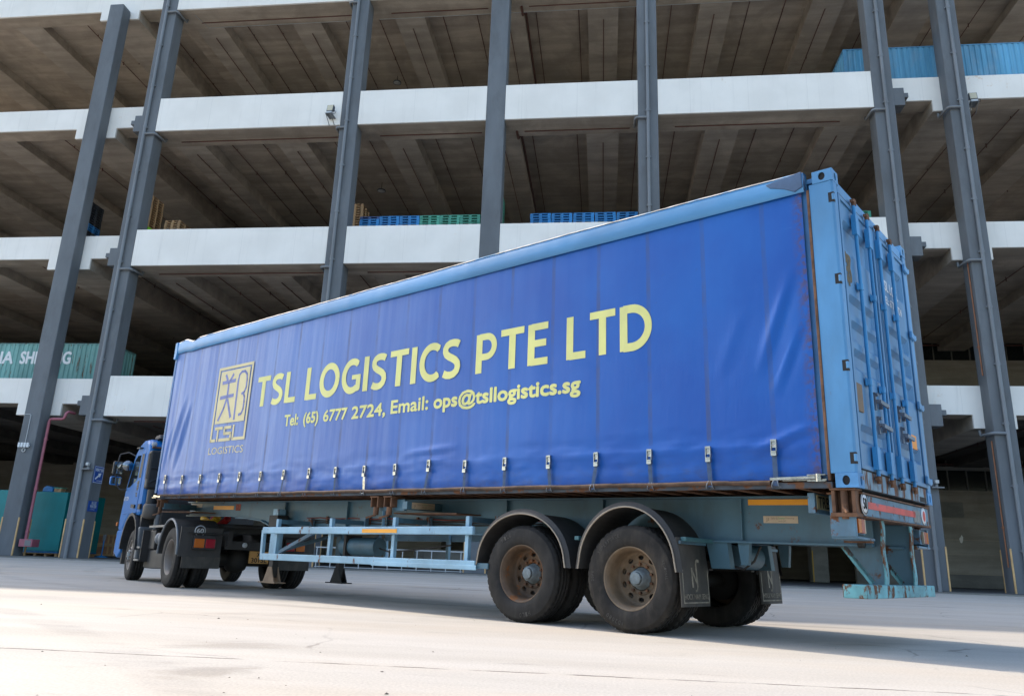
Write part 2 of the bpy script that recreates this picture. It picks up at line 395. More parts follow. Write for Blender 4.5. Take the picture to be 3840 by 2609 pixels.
# shallower beams of the neighbouring blocks, set back, dropping to a haunch at A and G
OUT = [((XL, -27.305), (-31.98, -29.37)), ((15.105, XR), (17.30, 19.22))]
for zb in ZB:
    zt = zb+BEAMH; zm = zb+0.77; zh = zb+0.12
    for (x0, x1), (h0, h1) in OUT:
        f = MB(); f.prism([(x0, zm), (h0, zm), (h0, zh), (h1, zh), (h1, zm), (x1, zm), (x1, zt), (x0, zt)], 'xz', D+0.75, D+0.87)
        W(f, 'fascia', M['white'], bevel=0.012)
        W(MB().box(x0, x1, D+0.871, D+1.9, zm+0.004, zt-0.01), 'edge_beam', M['soffit'])
        W(MB().box(h0, h1, D+0.872, D+DEEP, zh+0.004, zb+1.36), 'ceiling_rib', M['soffit2'])
    W(MB().box(15.11, 15.36, D+0.70, D+0.745, zb+1.12, zt-0.004), 'joint_cover', M['white'])
# floor slabs, downstand ribs and sprinkler pipes
RIBS = [-51.6, -45.2, -38.8, -26.0, -19.57, -12.92, -6.78, -1.05, 5.59, 12.03, 24.2, 30.6]
for i, zb in enumerate(ZB):
    zc = zb+SLAB
    W(MB().box(XL, -27.4, D+1.9, D+DEEP, zb+1.35, zb+BEAMH+0.11), 'floor_slab', M['soffit'] if i else M['shade_soffit'])
    W(MB().box(-27.4, 15.2, D+1.8, D+DEEP, zc, zb+BEAMH+0.11), 'floor_slab', M['soffit'] if i else M['shade_soffit'])
    W(MB().box(15.2, XR, D+1.9, D+DEEP, zb+1.35, zb+BEAMH+0.11), 'floor_slab', M['soffit'] if i else M['shade_soffit'])
    if i < 2: W(MB().box(XL, XR, D+2.0, D+DEEP, zb+BEAMH+0.1105, zb+BEAMH+0.115), 'bounce_cut_sheet', M['floor_in'])  # unseen dark sheet, added to cut bounce onto the lower ceilings
    for x in RIBS:
        out_ = x < -27 or x > 15
        W(MB().box(x, x+1.85, D+1.801, D+DEEP, zb+(0.772 if out_ else 0.008), (zb+1.36 if out_ else zc+0.02)), 'ceiling_rib', M['soffit2'] if i else M['shade_soffit'])
    if i == 4: continue
    for x in [-44.3, -37.9, -34.2, -33.0, -28.9, -25.1, -23.0, -21.0, -18.6, -16.4, -14.2, -12.0, -10.1, -7.95, -5.9, -4.25, -1.62, -0.1, 1.85, 4.0, 6.5, 8.6, 10.7, 12.9, 16.2, 20.4, 22.6, 26.5]:
        under = any(r-0.1 < x < r+1.95 for r in RIBS); outr = x < -27.4 or x > 15.2
        z = (zb-0.055 if under else zc-0.10) if not outr else zb+1.22
        y0 = D+(2.7 if under else 2.0)
        m = MB(); m.tube([(x, y0, z), (x, D+DEEP-1, z)], 0.026, 6); 
        for j in range(9): m.box(x-0.02, x+0.02, y0+1.5+j*2.9, y0+1.54+j*2.9, z-0.14 if j % 2 else z, z+0.16)
        W(m, 'sprinkler_pipe', M['redpipe'])
    if i < 4:
        for p, q in zip(order, order[1:]):
            x0 = COLS[p][1]+1.0; x1 = COLS[q][0]-(0.4 if q != 'F' else 1.4); z = zb-0.06; y = D+1.22
            W(MB().cyl((x0, y, z), (x1, y, z), 0.03, 8), 'sprinkler_main', M['redpipe'])
# a larger riser branch beside column D's rib, and dark conduits near F
for zb in ZB[1:4]:
    W(MB().tube([(-4.98, D+1.2, zb-0.06), (-4.98, D+2.0, zb-0.02), (-4.86, D+2.4, zb+0.5), (-4.86, D+30, zb+0.5)], 0.075, 8), 'sprinkler_main', M['redpipe'])
for zb in (ZB[3],):
    W(MB().tube([(-25.4, D+0.5, zb-0.03), (-25.1, D+1.7, zb-0.05), (-15.1, D+1.7, zb-0.05)], 0.02, 5), 'conduit', M['lightgrey'])
    W(MB().tube([(-13.9, D+1.7, zb-0.05), (15, D+1.7, zb-0.05)], 0.02, 5), 'conduit', M['lightgrey'])
    W(MB().tube([(-10.4, D+1.7, zb-0.05), (-10.2, D+2.0, zc-0.1), (-9.6, D+14, zb+SLAB-0.1)], 0.018, 5), 'conduit', M['lightgrey'])
W(MB().tube([(-15, D+7.2, 25.28), (-14.9, D+7.2, 25.28)], 0.02, 5), 'conduit', M['lightgrey'])
W(MB().tube([(-19.0, D+8.2, 25.27), (-15.0, D+8.2, 25.27)], 0.022, 5), 'conduit', M['lightgrey'])
# ground-floor slab, kerb, inner walls
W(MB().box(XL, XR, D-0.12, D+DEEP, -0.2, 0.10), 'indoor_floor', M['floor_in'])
W(MB().box(XL, XR, D-0.42, D-0.123, -0.2, 0.065), 'kerb', M['kerb'])
W(MB().box(XL-0.4, XL, D+0.5, D+DEEP, 0, ZT[1]+1.1), 'end_wall', M['wallconc'])
W(MB().box(XR, XR+0.4, D+0.5, D+DEEP, 0, ZT[1]+1.1), 'end_wall', M['wallconc'])
W(MB().box(XL-0.4, XR+0.4, D+DEEP, D+DEEP+0.4, 0, ZT[1]+1.1), 'back_wall', M['wallconc'])
for i in (2, 3, 4): W(MB().box(XL-0.4, XR+0.4, D+DEEP, D+DEEP+0.4, ZB[i]+0.3, ZT[i]+1.1), 'rear_parapet', M['wallconc'])
W(MB().box(XL-0.4, XR+0.4, D+0.2, D+DEEP, ZT[4]+0.12, ZT[4]+0.5), 'roof', M['soffit'])
# the enclosed right-hand block: wall with a window band on the two lowest storeys
YW = 57.0
for z0, z1, zc in ((0.10, 6.56, ZB[0]+0.8), (ZT[0]+0.11, 15.9, 18.6)):
    wall = W(MB().box(17.2, XR, YW, YW+0.3, z0, z1), 'inner_wall', M['wallconc'])
    if z0 < 1:
        for zz in (0.95, 2.25, 3.2): W(MB().box(17.2, XR, YW-0.012, YW, zz, zz+0.03), 'wall_joint', M['soffit'], wall)
        W(MB().box(21.7, 24.6, YW-0.02, YW, 4.7, 5.75), 'wall_patch', M['kerb'], wall)
        W(MB().box(17.2, XR, YW-0.03, YW, 0.1, 0.95), 'wall_plinth', M['kerb'], wall)
        W(MB().prism([(24.15, 3.05), (24.25, 3.0), (24.33, 3.2), (24.36, 3.4), (24.28, 3.55), (24.2, 3.4), (24.1, 3.3)], 'xz', YW-0.024, YW-0.003), 'paint_splash', M['white'], wall)
    W(MB().box(17.2, XR, YW+0.1, YW+0.12, z1, zc+3 if z0 > 1 else zc), 'window_pane', M['glassdark'], wall)
    x = 17.6
    while x < 32:
        W(MB().box(x-0.04, x+0.04, YW+0.02, YW+0.10, z1, z1+2.2), 'window_mullion', M['frame'], wall); x += 1.25
    W(MB().cyl((17.2, YW-0.25, z1+(1.75 if z0 < 1 else 1.05)), (XR, YW-0.25, z1+(1.75 if z0 < 1 else 1.05)), 0.06, 6), 'sprinkler_main', M['redpipe'])
    if z0 < 1: W(MB().box(17.2, XR, YW-0.3, YW-0.1, z1+1.35, z1+1.6), 'duct', M['kerb'], wall)
# inner columns with yellow guards, low ramp parapet and roller shutters in the gloom
for x in (14.3, 2.0, -10.0, -22.0):
    c = W(MB().box(x, x+1.1, YW, YW+1.0, 0.1, ZB[0]+0.2), 'inner_column', M['kerb'], bevel=0.03)
    W(MB().box(x+0.03, x+0.10, YW-0.03, YW+0.02, 0.12, 2.2), 'corner_guard', flat('guard_yellow', (0.55, 0.33, 0.03), 0.6), c)
rw = MB()
pth = [(-12.6+3.2*(1-math.cos(a*math.pi/24))-0.4, D+13.5-4.0*math.sin(a*math.pi/24)) for a in range(0, 13)]
pth = [(-9.9, D+18), (-11.0, D+15), (-11.7, D+13), (-11.9, D+11.8), (-11.6, D+10.9), (-10.9, D+10.3), (-9.6, D+9.9), (-7.6, D+9.8), (-3.0, D+10.4), (2.0, D+11.5)]
rw.strip(pth, 'xy', 0.1, 1.25, 0.3); W(rw, 'ramp_parapet', M['kerb'])
sh = MB()
for j in range(44): sh.box(-40.0, -29.5, D+30.0+0.02*(j % 2), D+30.1, 0.1+j*0.11, 0.1+(j+1)*0.11-0.012)
W(sh, 'roller_shutter', M['midgrey'])
W(MB().box(XL, -14, D+30.11, D+30.4, 0.1, ZB[0]+1), 'inner_wall', M['wallconc'])

# ---------------------------------------------------------------- things fixed to or standing in the warehouse
def thing(name, label, cat, loc, rz=0, group=None): return empty(name, loc, rz, label, cat, group)
# floodlights on brackets
M['lampglass'] = flat('flood_lens', (0.55, 0.50, 0.36), 0.25)
M['lampbody'] = flat('flood_body', (0.035, 0.045, 0.065), 0.4)
def floodlight(x, y, z, label, rz):
    t = thing('floodlight', label, 'floodlight', (x, y, z), rz, 'floodlights on the white beams')
    MB().box(-0.2, 0.2, -0.62, -0.60, 0.0, 0.02).box(-0.17, -0.13, -0.62, 0.0, -0.02, 0.02).box(0.13, 0.17, -0.62, 0.0, -0.02, 0.02).box(-0.2, 0.2, -0.62, 0.0, 0.02, 0.035).beam((-0.15, -0.60, 0.0), (-0.15, -0.01, -0.42), 0.03, 0.03).beam((0.15, -0.60, 0.0), (0.15, -0.01, -0.42), 0.03, 0.03).build('bracket', M['midgrey'], t)
    MB().box(-0.16, 0.16, -0.56, -0.25, 0.04, 0.18).build('ballast_box', M['lightgrey'], t, bevel=0.01)
    b = MB(); b.prism([(-0.50, 0.22), (-0.42, 0.66), (-0.22, 0.60), (-0.24, 0.30)], 'yz', -0.2, 0.2); hd = b.build('lamp_head', M['lampbody'], t, bevel=0.02)
    MB().prism([(-0.51, 0.26), (-0.442, 0.63), (-0.43, 0.625), (-0.495, 0.26)], 'yz', -0.165, 0.165).build('lens', M['lampglass'], hd)
    MB().tube([(0.18, -0.4, 0.3), (0.35, -0.4, 0.22), (0.33, -0.4, 0.1), (0.16, -0.4, 0.1)], 0.012, 6).build('cable', M['dark'], hd)
floodlight(-15.5, D, 24.72, 'square floodlight on the white beam beside the second piped column', R(-4))
floodlight(19.2, D+0.75, 24.55, 'square floodlight on the white beam right of the rightmost column', R(-6))
# pendant lamps under the ceilings
def pendant(x, y, z, zc, label):
    t = thing('pendant_lamp', label, 'lamp', (x, y, z), 0, 'pendant lamps under the ceilings')
    MB().cyl((0, 0, 0.1), (0, 0, zc-z), 0.018, 6).build('rod', M['dark'], t)
    s = MB(); s.lathe([(0.05, 0.16), (0.12, 0.12), (0.28, 0.06), (0.30, 0.0), (0.24, -0.01)], 18, axis='z'); s.build('shade', M['lampbody'], t)
    MB().lathe([(0.0, 0.0), (0.24, 0.0), (0.24, 0.005)], 18, axis='z').build('diffuser', M['lightgrey'], t)
pendant(-14.6, 45.7, 33.0, ZB[3]+SLAB, 'round pendant lamp under the topmost visible ceiling')
pendant(-14.95, 45.4, 24.42, ZB[2]+SLAB, 'round pendant lamp hanging above the row of blue and green pallets')
# small wall lamps on columns B and F
def wall_lamp(x, z, label):
    t = thing('wall_lamp', label, 'lamp', (x, D-0.02, z), 0, 'wall lamps on the columns')
    MB().box(-0.25, 0.25, -0.30, 0.0, -0.06, 0.0).box(-0.05, 0.05, -0.12, -0.02, 0.0, 0.16).build('bracket', M['midgrey'], t, bevel=0.008)
    MB().box(-0.075, 0.075, -0.22, -0.06, 0.16, 0.31).build('lamp_head', M['lightgrey'], t, bevel=0.01)
wall_lamp(-26.55, 4.55, 'small bracket lamp on the grey column left of the lorry cab')
wall_lamp(14.98, 4.6, 'small bracket lamp on the grey column behind the container doors')
# signs on the side of column B
M['signblue'] = flat('sign_blue', (0.015, 0.07, 0.30), 0.45); M['signwhite'] = flat('sign_white', (0.72, 0.74, 0.76), 0.5)
M['signgrey'] = flat('sign_greyed_print', (0.42, 0.46, 0.52), 0.6)
XB = COLS['B'][1]
def side_sign(name, label, y0, y1, z0, z1, border, texts, arrow=False, ink=None):
    t = thing(name, label, 'sign', (XB, D+y0, z0), 0); w_, h_ = y1-y0, z1-z0
    MB().box(0.005, 0.025, 0, w_, 0, h_).build('board', M['signblue'], t)
    if border:
        b = MB()
        for a in ((0.02, w_-0.02, 0.02, 0.04), (0.02, w_-0.02, h_-0.04, h_-0.02), (0.02, 0.04, 0.041, h_-0.041), (w_-0.04, w_-0.02, 0.041, h_-0.041)): b.box(0.0255, 0.028, a[0], a[1], a[2], a[3])
        b.build('border', M['signwhite'], t)
    for body, r, bold in texts:
        link('lettering', text_mesh(body, ink or M['signwhite'], 'lettering', (r[0]*w_, r[1]*w_, r[2]*h_, r[3]*h_), lambda a, b: (0.029, a, b), bold), t)
    if arrow:
        MB().prism([(0.16*w_, 0.26*h_), (0.24*w_, 0.20*h_), (0.58*w_, 0.42*h_), (0.66*w_, 0.35*h_), (0.78*w_, 0.62*h_), (0.44*w_, 0.57*h_), (0.51*w_, 0.50*h_)], 'yz', 0.0255, 0.029).build('arrow', M['signwhite'], t)
side_sign('way_in_sign', 'blue WAY IN sign with a white arrow on the column beside the cab', 0.07, 0.83, 3.86, 4.74, True,
          [('WAY IN', (0.10, 0.90, 0.68, 0.88), 0.02), ('TO RAMP', (0.36, 0.90, 0.10, 0.19), 0.0)], True)
side_sign('company_sign', 'dark blue BLUE WATER sign low on the column beside the cab', 0.06, 0.86, 2.42, 2.95, False,
          [('BLUE', (0.30, 0.78, 0.68, 0.95), 0.03), ('WATER', (0.18, 0.84, 0.34, 0.64), 0.03), ('SHIPPING', (0.22, 0.70, 0.12, 0.26), 0.0)], ink=M['signgrey'])
# pink riser with its cabinet beside column A
t = thing('riser_main', 'pink fire riser pipe with a cabinet at its foot beside the leftmost column', 'pipe', (-29.6, D+0.35, 0.1))
MB().tube([(0.0, 0, 0.8), (0.0, 0, 6.95), (0.03, 0, 7.05), (0.12, 0, 7.1), (0.72, 0, 7.1), (0.82, 0, 7.14), (0.86, 0, 7.24), (0.90, 0, 7.42), (0.96, 0.05, 7.5), (1.02, 0.3, 7.5), (1.02, 0.5, 7.5)], 0.075, 12).build('pipe', M['pink'], t)
for z in (1.2, 3.4, 6.0): MB().cyl((0, 0, z-0.05), (0, 0, z+0.05), 0.09, 12).box(-0.1, 0.02, 0.05, 0.2, z-0.02, z+0.02).build('pipe_clamp', M['pink'], t)
cb = MB().box(-0.12, 0.62, -0.3, 0.25, 0.45, 0.83).build('cabinet', M['pink'], t, bevel=0.02)
MB().box(0.22, 0.56, -0.312, -0.30, 0.5, 0.78).build('grille', M['midgrey'], cb)
t = thing('hydrant_box', 'pink cabinet at the left edge of the picture beside the leftmost column', 'cabinet', (-31.6, D-0.1, 0.1))
MB().box(-0.3, 0.32, -0.2, 0.2, 0.35, 0.85).build('cabinet', M['pink'], t, bevel=0.02)
MB().box(-0.2, 0.25, -0.205, -0.2, 0.42, 0.78).build('door', M['pink'], t)
t = thing('socket_cluster', 'row of four white sockets on conduit high on the leftmost column', 'sockets', (-30.42, D-0.02, 5.45))
MB().tube([(-0.35, -0.03, 1.92), (-0.06, -0.03, 1.92), (0.0, -0.03, 1.87), (0.0, -0.03, 0.35)], 0.018, 6).build('conduit', M['lightgrey'], t)
for i in range(4): MB().cyl((-0.25+0.165*i, -0.13, 0.14), (-0.25+0.165*i, -0.13, 0.38), 0.06, 10).box(-0.27+0.165*i, -0.23+0.165*i, -0.1, 0, 0.2, 0.3).build('socket', M['signwhite'], t)
MB().lathe([(0.07, -0.02), (0.11, -0.03), (0.11, -0.06), (0.07, -0.06), (0.07, -0.02)], 14, (0, 0, 0)).build('ring', M['lightgrey'], t)
t = thing('conduit_run', 'thin rusty conduit running down the inner side of the rightmost column', 'conduit', (17.74, D+0.25, 0))
MB().tube([(0, 0, 1.2), (0, 0, 6.8)], 0.035, 6).build('pipe', M['orange_pipe'], t)
MB().tube([(0, 0, 9.9), (0, 0, 15.6)], 0.035, 6).build('pipe', M['orange_pipe'], t)
for z in (2.9, 11.3): MB().box(-0.06, 0.06, -0.05, 0.05, z-0.05, z+0.05).build('pipe_clip', M['orange_pipe'], t)
# low railing between columns C and D
t = thing('railing', 'low thin metal railing along the warehouse edge behind the trailer', 'railing', (-13.9, D-0.05, 0.065))
MB().box(0, 7.3, -0.02, 0.02, 0.06, 0.09).build('bottom_rail', M['lightgrey'], t)
MB().box(0, 7.3, -0.02, 0.02, 0.95, 1.0).build('top_rail', M['lightgrey'], t)
for i in range(11): MB().box(0.05+i*0.71, 0.09+i*0.71, -0.018, 0.018, 0.0, 0.95).build('post', M['lightgrey'], t)
# red hoop barrier near the right wall
M['red'] = surf('barrier_red', (0.45, 0.03, 0.04), 0.45)
t = thing('hoop_barrier', 'red tubular hoop barrier standing inside behind the underrun bar', 'barrier', (16.6, D+8.0, 0.1))
MB().tube([(-0.55, 0, 0), (-0.55, 0, 0.95), (-0.5, 0, 1.05), (-0.4, 0, 1.1), (0.4, 0, 1.1), (0.5, 0, 1.05), (0.55, 0, 0.95), (0.55, 0, 0)], 0.05, 10).build('hoop', M['red'], t)
MB().cyl((-0.55, 0, 0.4), (0.55, 0, 0.4), 0.035, 8).build('crossbar', M['red'], t)

# pallets
def mk_pallet(w_, d_, h_, plastic):
    m = MB()
    if plastic:
        m.box(-w_/2, w_/2, -d_/2, d_/2, h_*0.72, h_); m.box(-w_/2, w_/2, -d_/2, d_/2, 0.0, h_*0.16)
        for x in (-w_/2+0.08, 0, w_/2-0.08):
            for y in (-d_/2+0.08, 0, d_/2-0.08): m.box(x-0.08, x+0.08, y-0.08, y+0.08, h_*0.16, h_*0.72)
    else:
        for j in range(5): x = -w_/2+0.05+j*(w_-0.1)/4; m.box(x-0.048, x+0.048, -d_/2, d_/2, h_-0.022, h_)
        for y in (-d_/2+0.05, 0, d_/2-0.05):
            m.box(-w_/2, w_/2, y-0.05, y+0.05, h_-0.045, h_-0.023); m.box(-w_/2, w_/2, y-0.05, y+0.05, 0, 0.022)
            for x in (-w_/2+0.07, 0, w_/2-0.07): m.box(x-0.07, x+0.07, y-0.05, y+0.05, 0.022, h_-0.045)
    return m
PC = {'blue': surf('plastic_blue', (0.012, 0.16, 0.40), 0.5, var=0.3), 'green': surf('plastic_green', (0.05, 0.27, 0.19), 0.5, var=0.3),
      'wood': surf('pallet_wood', (0.36, 0.22, 0.11), 0.8, var=0.35, vs=6, dirt=0.3), 'black': surf('plastic_black', (0.02, 0.025, 0.035), 0.5, var=0.3),
      'red': surf('plastic_red', (0.28, 0.03, 0.04), 0.5), 'navy': surf('plastic_navy', (0.02, 0.05, 0.15), 0.5)}
pmesh = {}
def pallet_mesh(c, w_, d_, h_):
    k = (c, w_, d_, h_)
    if k not in pmesh: pmesh[k] = mk_pallet(w_, d_, h_, c != 'wood').mesh('pallet', PC[c])
    return pmesh[k]
ORD = ['topmost', 'second', 'third', 'fourth', 'fifth', 'sixth', 'seventh', 'eighth', 'ninth', 'tenth', 'eleventh', 'twelfth', 'thirteenth', 'fourteenth', 'fifteenth', 'sixteenth', 'seventeenth', 'eighteenth', 'nineteenth', 'twentieth', 'twenty-first']
def stack(x, y, z, n, cols, where, group, w_=1.12, d_=1.0, h_=0.153, rz=0):
    for i in range(n):
        c = cols[i] if isinstance(cols, list) else cols
        kind = {'wood': 'wooden'}.get(c, c+' plastic')
        o = link('pallet', pallet_mesh(c, w_, d_, h_), None, (x+random.uniform(-.012, .012), y+random.uniform(-.012, .012), z+i*(h_+0.0005)), (0, 0, R(rz+random.uniform(-.8, .8))))
        k = n-1-i
        tag(o, '%s pallet, %s of %s' % (kind, ORD[k] if k == 0 else ORD[k]+' from the top', where), 'pallet', group)
F2 = ZT[1]+0.11
wl = ['leftmost', 'second', 'third', 'fourth', 'fifth', 'sixth']
for j in range(6):
    c = 'blue' if j < 3 else 'green'
    stack(-13.10+j*1.146, D+1.5, F2, 6, ['blue']*5+['navy'] if j == 0 else c, 'the %s stack in the six-stack row' % wl[j], 'pallet stacks on the second floor edge')
for j in range(5):
    stack(-3.48+j*1.172, D+1.5, F2, 6, 'blue', 'the %s stack in the five-stack blue row' % wl[j], 'pallet stacks on the second floor edge')
stack(-14.45, D+2.75, F2, 15, 'wood', 'the tall tower beside the blue row', 'tall pallet towers', 1.0, 1.2)
stack(-27.55, D+2.6, F2, 20, ['navy']*2+['red']*2+['wood']*16, 'the tower behind the left piped column', 'tall pallet towers', 1.0, 1.2)
stack(-25.55, D+2.6, F2, 9, 'wood', 'the short stack right of the left piped column', 'tall pallet towers', 0.95, 1.2, 0.156)
stack(-31.55, D+2.6, F2, 18, ['black']*6+['blue']*3+['black']*9, 'the dark tower behind the leftmost column', 'tall pallet towers', 1.1, 1.2)
stack(-6.35, D+2.6, F2, 17, 'green', 'the tower half hidden by the middle column', 'tall pallet towers', 1.15, 1.2, 0.158)
stack(13.2, D+1.6, F2, 5, 'green', 'the low stack behind the container doors', 'tall pallet towers', 1.1, 1.0)
PC['lime'] = surf('crate_lime', (0.20, 0.55, 0.03), 0.5)
t = thing('plastic_crate', 'lime green plastic crate on the second floor beside the wooden tower', 'crate', (-26.55, D+1.3, F2))
MB().box(-0.2, 0.2, -0.25, 0.25, 0.0, 0.54).build('body', PC['lime'], t, bevel=0.02)
MB().box(-0.215, 0.215, -0.265, 0.265, 0.5, 0.56).build('rim', PC['lime'], t)
MB().box(-0.08, 0.08, -0.256, -0.251, 0.38, 0.44).build('hand_hole', M['dark'], t)

# containers parked on the floors
def parked_container(name, label, x0, x1, y, z, col_mat, dark_mat, texts, ribs=0.29):
    t = thing(name, label, 'container', (x0, y, z)); L_ = x1-x0; H_ = 2.59; w_ = 2.44
    f = MB()
    for a in (0, L_-0.12):
        for b in (0, w_-0.12): f.box(a, a+0.12, b, b+0.12, 0, H_)
    f.box(0.12, L_-0.12, 0, 0.07, H_-0.07, H_); f.box(0.12, L_-0.12, 0, 0.07, 0, 0.15); f.box(0.12, L_-0.12, w_-0.07, w_, H_-0.07, H_)
    f.box(0, 0.07, 0.12, w_-0.12, H_-0.09, H_); f.box(L_-0.07, L_, 0.12, w_-0.12, H_-0.09, H_); f.box(0, 0.07, 0.12, w_-0.12, 0, 0.15); f.box(L_-0.07, L_, 0.12, w_-0.12, 0, 0.15)
    f.build('frame', dark_mat, t, bevel=0.006)
    def corr(n, L2):
        pts = []
        p = ribs
        k = 0.0
        while k < L2-0.02:
            for a, d in ((0, 0), (0.07, 0), (0.105, 0.036), (0.175, 0.036), (0.21, 0)):
                if k+a*p/0.28 <= L2: pts.append((k+a*p/0.28, d))
            k += p
        pts.append((L2, 0)); return pts
    s = MB(); pts = corr(0, L_-0.24)
    s.grid(len(pts)-1, 1, lambda a, b: (0.12+pts[round(a*(len(pts)-1))][0], 0.015+pts[round(a*(len(pts)-1))][1], 0.15+b*(H_-0.22)), False); s.build('side_panel', col_mat, t)
    for xx in (0.02, L_-0.02):
        s = MB(); p2 = corr(0, w_-0.24); sg = 1 if xx < 1 else -1
        s.grid(len(p2)-1, 1, lambda a, b: (xx+sg*p2[round(a*(len(p2)-1))][1], 0.12+p2[round(a*(len(p2)-1))][0], 0.15+b*(H_-0.24)), False); s.build('end_panel', col_mat, t)
    MB().box(0.02, L_-0.02, 0.02, w_-0.02, H_-0.04, H_-0.02).build('roof_panel', dark_mat, t)
    for body, r, bold, sp in texts:
        link('lettering', text_mesh(body, M['signwhite'], 'lettering', r, lambda a, b: (a, 0.011, b), bold), t)
    return t
M['cgreen'] = surf('container_green', (0.16, 0.36, 0.34), 0.55, var=0.2, vs=1.5, stretch=(1, 1, 0.2), rust=0.42, rs=2.2, rstretch=(2, 2, 0.25))
M['cgreen_d'] = surf('container_green_frame', (0.12, 0.26, 0.25), 0.55, rust=0.4, rs=3)
parked_container('shipping_container', 'weathered green container with white lettering on the first floor at left', -41.0, -28.75, D+3.1, ZT[0]+0.11, M['cgreen'], M['cgreen_d'],
                 [('CHINA', (2.95, 6.10, 1.31, 2.10), 0.03, 0), ('SHIPPING', (6.52, 9.80, 1.31, 2.10), 0.03, 0)])
M['cblue'] = surf('container_pale_blue', (0.10, 0.32, 0.50), 0.5, var=0.3, vs=1.0, stretch=(1, 1, 0.1), dirt=0.35, dcol=(0.30, 0.36, 0.42), rust=0.12, rs=3)
M['cblue_d'] = surf('container_pale_blue_frame', (0.08, 0.25, 0.42), 0.5, rust=0.2)
parked_container('shipping_container', 'pale blue corrugated container on the third floor at top right', 13.35, 25.54, D+1.75, ZT[2]+0.11, M['cblue'], M['cblue_d'], [])

# teal sheeted pallet loads, crates and a stand on the ground floor
M['teal'] = surf('teal_sheet', (0.0, 0.20, 0.21), 0.5, var=0.12, vs=1.2, stretch=(1, 1, 0.5), bump=0.3, bs=3.5)
M['teal_d'] = surf('teal_sheet_foot', (0.0, 0.12, 0.28), 0.5)
def teal_load(x0, x1, y, d_, zt, label):
    t = thing('sheeted_load', label, 'cargo', (x0, y, 0.1), 0, 'teal sheeted loads on the ground floor'); L_ = x1-x0
    MB().box(0, L_, 0, d_, 0.26, zt-0.1).build('sheet', M['teal'], t, bevel=0.03)
    MB().box(-0.01, L_+0.01, -0.012, d_, 0.17, 0.258).build('sheet_hem', M['teal_d'], t)
    p = MB()
    p.box(0, L_, 0.02, d_-0.02, 0.12, 0.168)
    for q in (0.05, 0.35, 0.65, 0.95): p.box(L_*q-0.06, L_*q+0.06, 0.04, d_-0.04, 0.0, 0.12)
    p.build('pallet_base', PC['wood'], t)
teal_load(-30.80, -28.78, D+1.8, 1.2, 3.46, 'tall teal sheeted load standing between the two left columns')
teal_load(-35.0, -32.0, D+1.8, 1.2, 3.5, 'tall teal sheeted load at the left edge behind the leftmost column')
teal_load(-32.6, -30.1, D+5.0, 2.0, 3.55, 'teal sheeted load set back beside the signed column')
tag(MB().prism([(0, 0), (0.6, 0), (0.62, 0.2), (0.5, 0.3), (0.2, 0.33), (0.02, 0.22)], 'xz', 0, 0.5).build('tarpaulin_bundle', PC['blue'], None, loc=(-30.5, D+2.0, 3.47), bevel=0.04), 'blue tarpaulin bundle lying on top of the teal load', 'tarpaulin')
t = thing('open_box', 'brown open box with a green lid rim on the teal load', 'box', (-29.8, D+2.0, 3.47))
MB().box(0, 0.42, 0, 0.4, 0, 0.2).build('body', PC['wood'], t, bevel=0.01); MB().box(-0.02, 0.44, -0.02, 0.42, 0.2, 0.25).build('rim', PC['green'], t)
M['ply'] = surf('crate_ply', (0.30, 0.15, 0.08), 0.8, var=0.2); M['batten'] = surf('crate_batten', (0.45, 0.27, 0.12), 0.8, var=0.2)
def crate(x, y, z, label):
    t = thing('wooden_crate', label, 'crate', (x, y, z), 0, 'wooden crates near the cab'); w_, h_, d_ = 2.6, 0.62, 1.2
    MB().box(0.02, w_-0.02, 0.03, d_-0.03, 0.05, h_-0.03).build('panel', M['ply'], t)
    for a, b, c, e in ((0, w_, 0.0, 0.10), (0, w_, h_-0.09, h_)): MB().box(a, b, 0, 0.028, c, e).build('batten', M['batten'], t)
    for q in (0.0, 0.92, 1.22, 1.55, w_-0.09): MB().box(q, q+0.09, 0, 0.028, 0.101, h_-0.091).build('batten', M['batten'], t)
crate(-31.05, D+8.0, 0.18, 'lower wooden crate stacked in front of the lorry cab'); crate(-31.1, D+8.0, 0.82, 'upper wooden crate stacked in front of the lorry cab')
t = thing('barrier_stand', 'blue post stand with a small card on top before the crates', 'stand', (-29.2, D+6.2, 0.1))
MB().cyl((0, 0, 0.05), (0, 0, 0.95), 0.04, 8).build('post', PC['blue'], t); MB().lathe([(0.04, 0.12), (0.35, 0.02), (0.35, 0.0)], 16, axis='z').build('base', PC['blue'], t)
MB().box(-0.1, 0.1, -0.02, 0.02, 0.96, 1.3).build('card', M['midgrey'], t)
# ---------------------------------------------------------------- curtain-sided container
T0 = Vector((2.0395, 6.5162, 0)); TP, TR, ZC = 0.0175, 0.0184, 1.3087
CW, CH, CL = 2.438, 2.86, 12.192
def shC(x, y, z): return (x, y, z - x*TP + (y-1.2)*TR)
def shT(x, y, z): return (x, y, z + ZC - x*TP + (y-1.2)*TR)
ct = empty('curtain_container', (T0.x, T0.y, ZC), TH, 'long blue curtain-sided container with yellow lettering riding on the trailer', 'container')
def Cb(b, name, mat, parent=ct, bevel=0): return b.build(name, mat, parent, xf=shC, bevel=bevel)
M['lblue'] = surf('container_sky_blue', (0.075, 0.25, 0.48), 0.45, var=0.2, vs=1.6, stretch=(1, 1, 0.35), dirt=0.30, dcol=(0.10, 0.19, 0.27), rust=0.24, rs=9, rstretch=(1, 1, 0.6), bump=0.15, bs=18)
M['lblue_door'] = surf('container_door_blue', (0.065, 0.20, 0.38), 0.45, var=0.16, vs=1.6, stretch=(1, 1, 0.3), dirt=0.45, dcol=(0.10, 0.14, 0.18), rust=0.17, rs=9, rstretch=(1, 1, 0.4), bump=0.08, bs=20)
